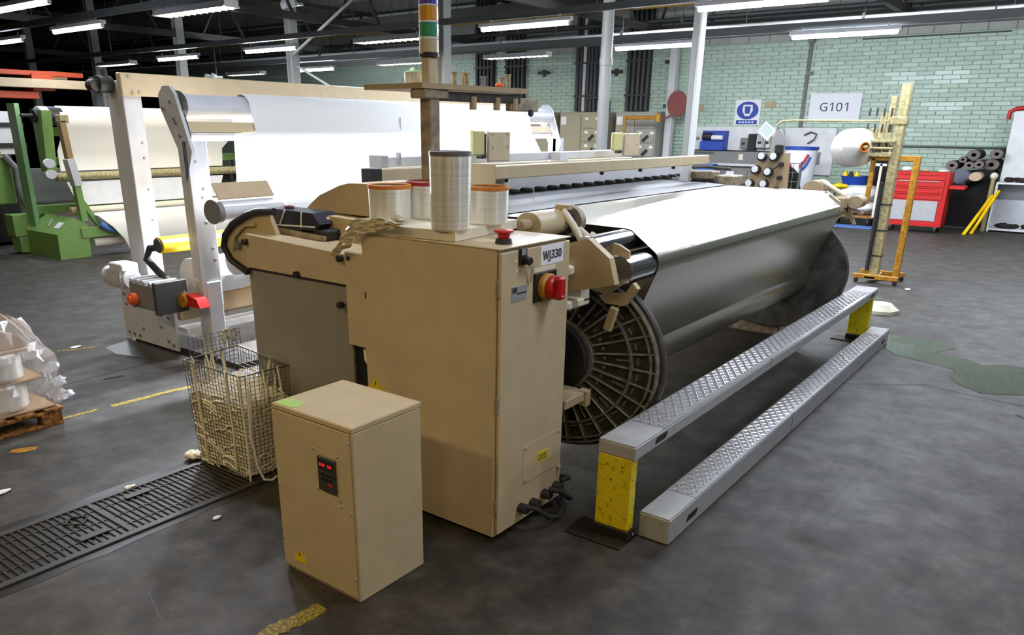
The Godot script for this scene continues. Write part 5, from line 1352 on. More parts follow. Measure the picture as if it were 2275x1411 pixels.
func pallet() -> void:
	var x0 := 1.0
	var x1 := 2.22
	var z0 := -6.45
	var z1 := -5.48
	var o := thing("wooden_pallet", "wooden pallet with blocks, cut by the left edge, under the wrapped yarn", "pallet", Vector3(1.6, 0, -5.9))
	var far := 2.215
	for k in 3:
		var z: float = [z1 - 0.09, -5.95, z0 + 0.02][k]
		part(o, "runner", mb().bx(x0, x1, 0.0, 0.02, z - 0.01, z + 0.08, 0.002), M.wood)
		for x in [x0, 1.55, x1 - 0.14]: part(o, "block", mb().bx(x, x + 0.14, 0.02, 0.088, z - 0.01, z + 0.08, 0.003), M.wood)
	for k in 7: part(o, "deck_board", mb().bx(x0 + k * 0.185, x0 + 0.12 + k * 0.185, 0.106, 0.124, z0, z1, 0.002), M.wood)
	for k in 3:
		var z: float = [z1 - 0.09, -5.95, z0 + 0.02][k]
		part(o, "stringer", mb().bx(x0, x1, 0.088, 0.106, z - 0.01, z + 0.08, 0.002), M.wood)
	# layers of yarn under stretch film with card sheets between
	var lay := [[0.15, 0.335, 1.0], [0.355, 0.545, 0.97]]
	var told := ["lowest silvery film-wrapped yarn layer on the pallet", "second silvery film-wrapped yarn layer on the pallet, under the card sheet"]
	for k in 2:
		var l: Array = lay[k]
		var y := thing("wrapped_yarn", told[k], "yarn layer", Vector3(1.6, l[0], -5.95), "wrapped yarn on the pallet")
		for r in 3:
			for c in 3:
				var p := Vector3(1.22 + c * 0.36, l[0], -6.27 + r * 0.29)
				part(y, "package", mb().lathe([Vector2(0.03, 0), Vector2(0.14, 0), Vector2(0.15, 0.02), Vector2(0.15, l[1] - l[0] - 0.02), Vector2(0.14, l[1] - l[0]), Vector2(0.03, l[1] - l[0])], Transform3D(Basis(), p), 24), M.yarn)
	var ct := ["brown card sheet under the wrapped yarn, on the pallet deck", "brown card sheet between the two wrapped yarn layers", "brown card sheet covering the top of the wrapped yarn"]
	for k in 3:
		var y: float = [0.126, 0.337, 0.548][k]
		solo("card_sheet", Vector3(1.6, y, -5.95), func(m: MB): m.bx(1.02, 2.2 - k * 0.03, y, y + 0.014, -6.42, -5.52 - k * 0.02, 0.003), M.cardboard, ct[k], "card sheet", "")
	var top := thing("film_heap", "crumpled clear film over the top of the wrapped yarn", "film", Vector3(1.7, 0.6, -5.9))
	part(top, "card_top", mb().prism(PackedVector2Array([Vector2(1.2, 0.57), Vector2(2.15, 0.565), Vector2(2.05, 0.66), Vector2(1.85, 0.74), Vector2(1.4, 0.78)]), 2, -6.35, -5.62), M.cardboard)
	var sk := mb()
	# film skirt: a crumpled shell close round the stack
	var f := FastNoiseLite.new()
	f.frequency = 3.0
	f.seed = 31
	var per: Array = []
	for k in 24: per.append(Vector2(lerpf(1.0, 2.24, k / 24.0), -5.49))
	for k in 24: per.append(Vector2(2.24, lerpf(-5.49, -6.45, k / 24.0)))
	per.append(Vector2(2.2, -6.46))
	var hs: Array = [0.14, 0.17, 0.22, 0.27, 0.32, 0.36, 0.4, 0.45, 0.5, 0.55, 0.6, 0.68, 0.76]
	var grid: Array = []
	for h in hs:
		var row: Array = []
		for p in per:
			var q: Vector2 = p
			var inward := clampf((h - 0.5) / 0.3, 0, 1) * 0.16
			var pinch := 0.012 if (absf(h - 0.34) < 0.03) else 0.0
			var j := f.get_noise_3d(q.x * 4, h * 5, q.y * 4) * 0.035
			row.append(Vector3(q.x - (inward + pinch) * (1.0 if q.x > 2.2 else 0.35) + j, h + f.get_noise_3d(q.y * 5, q.x * 5, h) * 0.02, q.y - (inward + pinch) * (1.0 if q.y > -5.5 else 0.1) + j))
		grid.append(row)
	for a in hs.size() - 1:
		for b in per.size() - 1:
			var out := Vector3(1, 0.3, 1)
			sk.poly([grid[a][b], grid[a][b + 1], grid[a + 1][b + 1]], out)
			sk.poly([grid[a][b], grid[a + 1][b + 1], grid[a + 1][b]], out)
	part(top, "film_skirt", sk, M.film)
	for q in [[2.27, 0.3, -5.52], [2.29, 0.2, -5.5], [2.26, 0.4, -5.55]]:
		part(top, "film_fold", mb().blob(Vector3(q[0] - 0.02, q[1], q[2]), Vector3(0.05, 0.03, 0.04), int(q[1] * 50), 0.5, 8, 12), M.film)

func creel() -> void:
	var o := thing("creel_stand", "tall slotted tan post on a yellow base with an arm that holds a yarn package", "stand", Vector3(12.0, 0, -2.25))
	part(o, "post", mb().bx(11.94, 12.06, 0.06, 2.6, -2.33, -2.21, 0.01), M.bamboo)
	for y in [0.35, 0.7, 1.05]: part(o, "post_band", mb().bx(11.935, 12.065, y, y + 0.02, -2.335, -2.205, 0.002), M.rubber)
	part(o, "cable", mb().cyl(Vector3(11.92, 0.15, -2.36), 1, 1.2, 0.03, 8), M.rubber)
	for k in 4:
		var z := -2.4 - k * 0.09
		var top := 2.45 - k * 0.2
		var p := part(o, "slotted_plate", mb().bx(11.98, 12.02, 1.7, top, z - 0.04, z + 0.035, 0.004), M.bamboo)
		for q in 3: part(p, "slot", mb().bx(11.972, 11.98, 1.8 + q * 0.2, 1.9 + q * 0.2, z - 0.01, z + 0.01, 0.0), M.rubber)
	part(o, "arm_rod", mb().tube([Vector3(12.0, 2.14, -2.2), Vector3(12.0, 2.14, -3.0), Vector3(12.0, 2.145, -3.7), Vector3(12.0, 2.13, -3.84), Vector3(12.0, 2.08, -3.9)], 0.016, 8), M.bamboo)
	part(o, "arm_clamp", mb().bx(11.93, 12.07, 2.09, 2.19, -2.4, -2.19, 0.01), M.bamboo)
	part(o, "spindle", mb().tube([Vector3(11.92, 1.79, -2.3), Vector3(11.9, 1.79, -2.5), Vector3(11.9, 1.79, -2.85)], 0.018, 8), M.bamboo)
	part(o, "spindle_bracket", mb().bx(11.9, 12.06, 1.68, 1.74, -2.62, -2.3, 0.008), M.bamboo)
	part(o, "spindle_bracket", mb().bx(11.9, 12.06, 1.86, 1.9, -2.6, -2.28, 0.008), M.bamboo)
	part(o, "guide_disc", mb().cyl(Vector3(11.96, 1.72, -3.85), 0, 0.04, 0.1, 20, 0.3), M.grey)
	part(o, "yellow_frame", mb().bx(11.96, 12.04, 0.08, 1.7, -2.03, -1.95, 0.006), M.amber_paint, "yellow frame upright")
	part(o, "yellow_frame", mb().bx(11.97, 12.03, 1.63, 1.7, -2.55, -2.03, 0.006), M.amber_paint, "yellow frame top bar")
	part(o, "yellow_frame", mb().bx(11.97, 12.03, 1.05, 1.66, -2.56, -2.5, 0.006), M.amber_paint, "yellow frame rear upright")
	for x in [11.75, 12.2]: part(o, "base_rail", mb().bx(x, x + 0.07, 0.06, 0.12, -2.5, -1.92, 0.006), M.amber_paint)
	part(o, "base_tie", mb().bx(11.75, 12.27, 0.05, 0.1, -2.35, -2.2, 0.006), M.board)
	for x in [11.78, 12.23]:
		for z in [-2.45, -1.95]: part(o, "castor", mb().cyl(Vector3(x - 0.02, 0.03, z), 0, 0.04, 0.03, 12), M.rubber)
	var y := thing("yarn_package", "large white yarn package with an orange core, held up by the creel stand's arm", "yarn package", Vector3(11.9, 1.5, -2.75))
	# axle points towards the camera, turned a little to the right
	var ax := Vector3(-0.62, 0.06, 0.78).normalized()
	var sd := Vector3.UP.cross(ax).normalized()
	var b := Basis(sd, ax, sd.cross(ax))
	var x := Transform3D(Basis(b.x, b.y, Vector3(b.z.x * 0.9, b.z.y * 0.9, b.z.z * 0.9)), Vector3(11.9, 1.79, -2.78) - ax * 0.17 - cur)
	var ym := MB.new()
	ym.lathe([Vector2(0.07, 0.02), Vector2(0.2, 0.0), Vector2(0.275, 0.04), Vector2(0.28, 0.05), Vector2(0.28, 0.26), Vector2(0.275, 0.27), Vector2(0.075, 0.36)], x, 44)
	part(y, "yarn", ym, M.yarn)
	var cm := MB.new()
	cm.lathe([Vector2(0.03, 0.3), Vector2(0.075, 0.3), Vector2(0.078, 0.38), Vector2(0.07, 0.385), Vector2(0.06, 0.38), Vector2(0.055, 0.3)], x, 28)
	part(y, "core", cm, M.orange_ring)
	var hm := MB.new()
	hm.lathe([Vector2(0, 0.3), Vector2(0.03, 0.3), Vector2(0.028, 0.4), Vector2(0, 0.41)], x, 16)
	part(y, "hub", hm, M.bamboo)

func right_side() -> void:
	# red tool chest
	var o := thing("tool_chest", "red roller tool chest with drawers and a bare steel cupboard door", "tool chest", Vector3(18.95, 0, -2.98))
	var x0 := 18.7
	part(o, "body", mb().bx(x0 + 0.02, 19.3, 0.13, 1.22, -3.5, -2.45, 0.01), M.red)
	for k in 4: 
		var d := part(o, "drawer", mb().bx(x0, x0 + 0.02, 0.68 + k * 0.13, 0.8 + k * 0.13, -3.48, -2.52, 0.006), M.red)
		part(d, "drawer_pull", mb().bx(x0 - 0.02, x0, 0.775 + k * 0.13, 0.79 + k * 0.13, -3.4, -2.6, 0.003), M.steel if k == 2 else M.red)
	part(o, "cupboard_door", mb().bx(x0, x0 + 0.02, 0.24, 0.65, -3.46, -2.58, 0.004), M.steel, "bare steel door")
	part(o, "kick_strip", mb().bx(x0 - 0.005, x0 + 0.02, 0.13, 0.23, -3.5, -2.45, 0.004), M.red)
	for p in [[18.78, -3.42], [18.78, -2.55], [19.2, -3.42], [19.2, -2.55]]:
		part(o, "castor", mb().cyl(Vector3(p[0], 0.055, p[1] - 0.02), 2, 0.04, 0.055, 14), M.rubber)
		part(o, "castor_fork", mb().bx(p[0] - 0.03, p[0] + 0.03, 0.09, 0.135, p[1] - 0.03, p[1] + 0.03), M.steel)
	part(o, "side_bin", mb().bx(18.75, 19.1, 0.9, 0.97, -2.45, -2.15, 0.01), M.red)
	var clutter := [[18.9, -3.3, 0.1, "white", "small white pot on the tool chest"], [18.9, -2.62, 0.06, "cream", "cream rag bundle on the tool chest's right corner"], [19.0, -2.95, 0.05, "board", "tan part on the tool chest's middle"]]
	for c in clutter: solo("chest_clutter", Vector3(c[0], 1.22, c[1]), func(m: MB): m.blob(Vector3(c[0], 1.22 + c[2] * 0.5, c[1]), Vector3(0.08, c[2] * 0.5, 0.1), 3, 0.15, 8, 12), M[c[3]], c[4], "clutter")
	# black covered bin with felt rolls on it
	var bm := thing("black_bin", "large bin covered with black cloth, under the dark felt rolls", "bin", Vector3(20.3, 0, -2.2))
	part(bm, "cover", mb().prism(PackedVector2Array([Vector2(-2.7, 0), Vector2(-1.82, 0), Vector2(-1.8, 1.2), Vector2(-1.9, 1.26), Vector2(-2.5, 1.2), Vector2(-2.62, 1.0)].map(func(p): return Vector2(p.y, p.x))), 0, 20.0, 20.8), M.black_cloth)
	part(bm, "hem", mb().bx(19.97, 20.02, 0.0, 0.06, -2.75, -1.84, 0.01), M.steel_dark)
	var rolls := [[1.33, -2.62, 0.12, "felt roll lowest at left of the heap"], [1.45, -2.45, 0.08, "thin felt roll above the lowest left one"], [1.55, -2.28, 0.13, "felt roll at the middle top of the heap"], [1.34, -2.3, 0.1, "felt roll in the middle of the heap, pushed back"], [1.58, -1.85, 0.12, "felt roll at the right top of the heap"],
		[1.36, -1.92, 0.15, "big felt roll at right of the heap with a clear round hole"], [1.36, -2.12, 0.1, "felt roll between the middle and the big right one"]]
	var i := 0
	for r in rolls:
		var p := Vector3(19.9 + 0.12 * (i % 3), r[0], r[1])
		var t := thing("felt_roll", "dark " + r[3], "felt roll", p, "dark felt rolls on the black bin")
		part(t, "wound_felt", mb().lathe([Vector2(r[2] * 0.35, 0), Vector2(r[2], 0), Vector2(r[2], 0.9), Vector2(r[2] * 0.35, 0.9), Vector2(r[2] * 0.35, 0)], Transform3D(Basis(Vector3(0, 0.82, 0), Vector3(1, 0, 0), Vector3(0, 0, -1)) , p), 22), M.felt)
		part(t, "rolled_end", mb().lathe([Vector2(r[2] * 0.36, -0.004), Vector2(r[2] * 0.95, -0.004), Vector2(r[2] * 0.95, 0.004)], Transform3D(Basis(Vector3(0, 0.82, 0), Vector3(1, 0, 0), Vector3(0, 0, -1)), p), 22), M.felt_end)
		i += 1
	solo("rag_heap", Vector3(19.9, 1.0, -2.5), func(m: MB): m.blob(Vector3(19.86, 1.08, -2.42), Vector3(0.12, 0.16, 0.28), 7, 0.3), M.rag, "grey blue rags heaped between tool chest and felt rolls", "rags")
	solo("felt_bundle", Vector3(19.9, 1.1, -2.12), func(m: MB): m.cyl(Vector3(19.55, 1.13, -2.1), 0, 0.43, 0.12, 18, 0.09), M.board, "pale rolled bundle beside the grey rags", "bundle")
	# yellow poles
	for k in 2:
		var a := Vector3(18.85 + 0.25 * k, 0.0, -2.02 + 0.1 * k)
		var b := Vector3(19.82, 0.75 + 0.1 * k, -1.75 + 0.1 * k)
		cur = a
		var p := part(self, "yellow_pole", mb().tube([a, b], 0.035, 8), M.yellow_clean)
		p.position = a
		tag(p, ["left yellow pole leaning on the white rack", "right yellow pole leaning on the white rack"][k], "pole", "yellow poles leaning on the rack")
	var yp := thing("yellow_post", "pale yellow post with a knob, at the white rack's left edge", "post", Vector3(20.0, 0, -1.78))
	part(yp, "post", mb().cyl(Vector3(19.9, 0, -1.8), 1, 1.1, 0.045, 12), M.bamboo)
	part(yp, "knob", mb().blob(Vector3(19.9, 1.14, -1.8), Vector3(0.075, 0.075, 0.075), 2, 0.0), M.cream)
	# white rack with panel
	var rk := thing("white_rack", "white steel rack with a tall back panel and dark junk, cut by the right edge", "rack", Vector3(20.3, 0, -0.9))
	part(rk, "back_panel", mb().bx(20.28, 20.32, 1.02, 2.43, -1.72, 0.4, 0.006), M.white)
	part(rk, "lower_panel", mb().bx(20.55, 20.58, 0.05, 1.0, -1.7, 0.4, 0.004), M.frame_grey)
	part(rk, "shelf", mb().bx(19.95, 20.6, 0.98, 1.02, -1.74, 0.4, 0.004), M.white)
	part(rk, "bottom_shelf", mb().bx(19.95, 20.6, 0.03, 0.07, -1.74, 0.4, 0.004), M.white)
	for z in [-1.74, 0.36]:
		for x in [19.95, 20.56]: part(rk, "leg", mb().bx(x, x + 0.045, 0.0, 1.02, z, z + 0.045, 0.003), M.white)
	var junk := [[1.02, "upper shelf"], [0.07, "bottom shelf"]]
	for j in junk:
		var t := thing("scrap_parts", "dark scrap parts strewn on the white rack's " + j[1], "scrap", Vector3(20.15, j[0], -1.0))
		var m := mb()
		for k in 26: m.blob(Vector3(20.0 + rng.randf() * 0.22, j[0] + 0.05, -1.6 + rng.randf() * 1.7), Vector3(0.05, 0.035 + rng.randf() * 0.02, 0.09), k, 0.35, 5, 8)
		part(t, "pieces", m, M.felt).set_meta("kind", "stuff")
	var hr := thing("red_hoop", "red tubular hoop behind the white rack's top corner", "hoop", Vector3(20.6, 1.9, -1.75))
	part(hr, "tube", mb().tube([Vector3(20.5, 2.28, -1.83), Vector3(20.5, 2.42, -1.82), Vector3(20.5, 2.48, -1.72), Vector3(20.5, 2.5, -1.5), Vector3(20.5, 2.5, -0.9)], 0.045, 10), M.red)
	part(hr, "mount", mb().bx(20.4, WX, 2.4, 2.5, -1.0, -0.9), M.red)

func workbench() -> void:
	# white back board with switchgear, and the machine below it
	var b := thing("back_board", "long white board on the wall carrying switchgear, left of the grey spool", "board", Vector3(21.3, 1.8, -8.0))
	part(b, "board", mb().bx(21.2, WX - 0.005, 1.5, 2.1, -9.3, -6.9, 0.006), M.white)
	for z in [-9.05, -8.9]: part(b, "socket", mb().bx(21.18, 21.2, 1.75, 1.82, z, z + 0.08), M.grey)
	var sw := [["switch_box", -7.75, -7.55, 1.55, 1.82, "grey", "small grey switch box on the white board"], ["switch_box", -7.55, -7.35, 1.52, 1.92, "rubber", "black hooded switch on the white board"], ["switch_box", -7.33, -7.15, 1.58, 1.9, "frame_grey", "pale grey louvred switch box on the white board"], ["switch_box", -7.14, -6.98, 1.58, 1.88, "cream", "cream switch box at the white board's right end"]]
	for s in sw:
		var t := thing(s[0], s[6], "switch box", Vector3(21.1, s[3], s[1]))
		part(t, "case", mb().bx(21.02, 21.2, s[3], s[4], s[1], s[2], 0.01), M[s[5]])
		part(t, "lever", mb().bx(20.99, 21.02, s[3] + 0.1, s[3] + 0.16, s[1] + 0.05, s[1] + 0.13), M.rubber)
	var bb := thing("blue_bin", "bright blue open-front bin with a white roll, hung on the white board", "bin", Vector3(20.9, 1.5, -8.45))
	part(bb, "case", mb().prism(PackedVector2Array([Vector2(1.5, -8.8), Vector2(1.5, -8.15), Vector2(1.99, -8.15), Vector2(1.99, -8.8)]), 0, 21.0, 21.2), M.blue)
	part(bb, "tray", mb().bx(20.85, 21.0, 1.5, 1.72, -8.8, -8.15, 0.01), M.blue)
	part(bb, "paper_roll", mb().cyl(Vector3(20.92, 1.82, -8.5), 2, 0.3, 0.06, 16), M.paper)
	part(bb, "dark_inside", mb().cyl(Vector3(20.93, 1.85, -8.75), 2, 0.24, 0.09, 16), M.navy)
	var wb := thing("work_bench", "grey machine bench below the white board", "bench", Vector3(20.6, 0, -8.0))
	part(wb, "top", mb().bx(20.2, 21.2, 1.14, 1.2, -9.2, -6.9, 0.01), M.frame_grey)
	part(wb, "splash_panel", mb().bx(20.9, 20.95, 1.2, 1.48, -9.2, -6.9, 0.006), M.grey)
	part(wb, "base", mb().bx(20.3, 21.1, 0.0, 1.14, -9.1, -7.0, 0.01), M.grey)
	part(wb, "name_strip", mb().bx(20.89, 20.9, 1.4, 1.46, -9.1, -8.4, 0.0), M.tray)
	part(wb, "drawer", mb().bx(20.27, 20.3, 0.86, 1.06, -7.95, -7.2, 0.006), M.grey)
	part(wb, "socket_plate", mb().bx(20.88, 20.9, 1.27, 1.42, -7.7, -7.58), M.cream)
	part(wb, "label", mb().bx(20.26, 20.27, 0.93, 1.01, -7.75, -7.55, 0.0), M.paper)
	var bc := thing("blue_cabinet", "pale blue steel cabinet end beside the grey bench", "cabinet", Vector3(19.9, 0, -8.2))
	part(bc, "side", mb().bx(19.9, 19.95, 0.0, 1.15, -8.45, -7.95, 0.006), M.blue_pale)
	part(bc, "top", mb().bx(19.8, 20.15, 1.15, 1.19, -8.75, -7.95, 0.006), M.blue_pale)
	part(bc, "papers", mb().bar(Vector3(19.82, 1.21, -8.7), Vector3(19.9, 1.26, -8.1), 0.2, 0.03, Vector3.UP), M.paper)
	for k in 3: solo("black_crate", Vector3(19.9, 0, -7.7 + k * 0.35), func(m: MB): m.bx(19.7, 20.15, 0.0, 0.8 - k * 0.07, -7.75 + k * 0.35, -7.44 + k * 0.35, 0.02), M.black, ["black crate left of three below the grey bench", "black crate in the middle below the grey bench", "black crate right of three below the grey bench"][k], "crate", "")
	# diamond sign on a stick, grey spool board
	var dm := thing("diamond_sign", "white and green diamond sign standing at the panel's top", "sign", Vector3(20.3, 1.9, -6.8))
	var dp := mb()
	dp.t = dp.t * Transform3D(Basis(Vector3(1, 0, 0), deg_to_rad(38)), Vector3(20.3, 2.0, -6.85))
	part(dm, "plate", dp.bx(-0.01, 0.0, -0.16, 0.16, -0.18, 0.18, 0.004), M.paper)
	var d2 := mb()
	d2.t = d2.t * Transform3D(Basis(Vector3(1, 0, 0), deg_to_rad(38)), Vector3(20.285, 2.0, -6.85))
	part(dm, "print", d2.bx(-0.004, 0.003, -0.1, 0.1, -0.12, 0.12, 0.0), M.brick_paint_fresh)
	part(dm, "stick", mb().bx(20.3, 20.33, 1.1, 1.95, -6.87, -6.84), M.tray)
	var gb := thing("notice_board", "white notice board on the wall right of the drum", "board", Vector3(21.3, 1.5, -5.9))
	part(gb, "board", mb().bx(21.3, WX - 0.005, 0.95, 2.08, -6.7, -5.45, 0.006), M.white)
	part(gb, "dark_print", mb().bx(21.29, 21.3, 1.2, 1.5, -5.85, -5.75, 0.0), M.grey)
	part(gb, "coiled_hose", mb().tube([Vector3(21.25, 1.9, -6.2), Vector3(21.25, 1.98, -6.05), Vector3(21.25, 1.93, -5.9), Vector3(21.25, 1.8, -5.95), Vector3(21.25, 1.7, -6.1)], 0.02, 6), M.tray)
	# drum of lubricant: blue lid, white wall with red and blue swooshes
	var dr := thing("plastic_drum", "white drum with a blue lid and red and blue swooshes", "drum", Vector3(20.0, 0, -5.85))
	part(dr, "wall", mb().lathe([Vector2(0, 0), Vector2(0.3, 0), Vector2(0.37, 1.6), Vector2(0, 1.6)], Transform3D(Basis(), Vector3(20.0, 0, -5.85)), 32), M.paper)
	part(dr, "lid", mb().cyl(Vector3(20.0, 1.58, -5.85), 1, 0.07, 0.39, 32), M.blue)
	for s in [-1.0, 1.0]:
		for c in [[0.0, "red"], [0.06, "blue"]]:
			var sw2: Array = []
			for k in 7:
				var a: float = PI + s * (0.25 + c[0] * 3 + k * 0.08)
				sw2.append(Vector3(20.0 + 0.362 * cos(a), 1.2 + pow(k / 6.0, 1.6) * 0.28 - c[0], -5.85 - 0.362 * sin(a)))
			part(dr, "swoosh", mb().tube(sw2, 0.035, 6), M[c[1]])
	# clutter in front: blue basin, straps, black bags, trolley with white sacks
	var tr := thing("sack_trolley", "low trolley carrying white sacks, left of the tool chest", "trolley", Vector3(19.4, 0, -4.3))
	part(tr, "deck", mb().bx(19.1, 19.8, 0.17, 0.22, -4.8, -3.85, 0.006), M.wood)
	part(tr, "frame_post", mb().bx(19.1, 19.15, 0.2, 1.35, -3.88, -3.83, 0.004), M.cream)
	part(tr, "top_bar", mb().bx(19.1, 19.15, 1.3, 1.35, -4.1, -3.75, 0.004), M.paper)
	for p in [[19.2, -4.7], [19.2, -3.95], [19.7, -4.7], [19.7, -3.95]]: part(tr, "wheel", mb().cyl(Vector3(p[0], 0.09, p[1] - 0.03), 2, 0.06, 0.09, 16), M.rubber)
	for k in 2: solo("white_sack", Vector3(19.4, 0.22 + k * 0.3, -4.3), func(m: MB): m.blob(Vector3(19.42, 0.4 + k * 0.3, -4.3), Vector3(0.3, 0.155, 0.45), 14 + k, 0.1), M.white, ["lower white sack on the low trolley", "upper white sack on the low trolley"][k], "sack", "white sacks on the trolley")
	solo("yellow_cloth", Vector3(19.3, 0.8, -4.75), func(m: MB): m.blob(Vector3(19.3, 0.83, -4.68), Vector3(0.16, 0.06, 0.18), 2, 0.25), M.sign_yellow, "pale yellow cloth on the upper sack's left end", "cloth")
	var tb := thing("bench_table", "low table behind the trolley under the blue basin", "table", Vector3(20.2, 0, -4.4))
	part(tb, "top", mb().bx(19.95, 20.6, 0.78, 0.82, -5.0, -3.7, 0.006), M.board)
	for p in [[19.98, -4.97], [19.98, -3.75], [20.55, -4.97], [20.55, -3.75]]: part(tb, "leg", mb().bx(p[0], p[0] + 0.04, 0, 0.78, p[1], p[1] + 0.04), M.steel_dark)
	solo("blue_basin", Vector3(20.2, 0.82, -4.6), func(m: MB): m.lathe([Vector2(0, 0), Vector2(0.26, 0), Vector2(0.32, 0.19), Vector2(0.34, 0.2), Vector2(0.31, 0.2), Vector2(0.25, 0.02), Vector2(0, 0.02)], Transform3D(Basis(), Vector3(20.25, 0.82, -4.6)), 28), M.blue, "dark blue round basin below the big yarn package", "basin")
	for k in 3: solo("yellow_bottle", Vector3(20.3, 1.0, -4.85 + k * 0.13), func(m: MB): m.lathe([Vector2(0, 0), Vector2(0.07, 0), Vector2(0.09, 0.1), Vector2(0.05, 0.22), Vector2(0.03, 0.27), Vector2(0, 0.28)], Transform3D(Basis(), Vector3(20.3, 0.84, -4.85 + k * 0.13)), 14), M.yellow_clean if k != 1 else M.rubber, ["yellow bottle leftmost behind the blue basin", "black bottle between two yellow ones behind the blue basin", "yellow bottle rightmost behind the blue basin"][k], "bottle")
	solo("black_bag", Vector3(20.1, 0.82, -4.0), func(m: MB): m.blob(Vector3(20.15, 1.14, -4.02), Vector3(0.25, 0.34, 0.26), 19, 0.2), M.black_cloth, "shiny black bag under the big yarn package, right of the basin", "bag")
	flat("blue_mat", [Vector2(18.6, -4.75), Vector2(18.6, -3.75), Vector2(19.05, -3.75), Vector2(19.05, -4.75)], 0.02, M.blue_pale, "pale blue mat on the floor in front of the sack trolley", "mat")
	var cg := thing("dark_cage", "dark wire trolley full of black waste in front of the drum", "cage", Vector3(19.3, 0, -6.0))
	part(cg, "contents", mb().blob(Vector3(19.3, 0.75, -6.0), Vector3(0.3, 0.5, 0.45), 23, 0.2), M.black_cloth)
	var cw := mb()
	for k in 8: cw.tube([Vector3(18.95, 0.2, -6.45 + k * 0.13), Vector3(18.95, 1.3, -6.45 + k * 0.13)], 0.008, 4)
	for k in 6: cw.tube([Vector3(18.95, 0.3 + k * 0.2, -6.5), Vector3(18.95, 0.3 + k * 0.2, -5.5)], 0.008, 4)
	part(cg, "wire_side", cw, M.wire).set_meta("kind", "stuff")
	for z in [-6.5, -5.5]: part(cg, "leg", mb().bx(18.93, 18.97, 0, 1.35, z - 0.02, z + 0.02), M.tray)

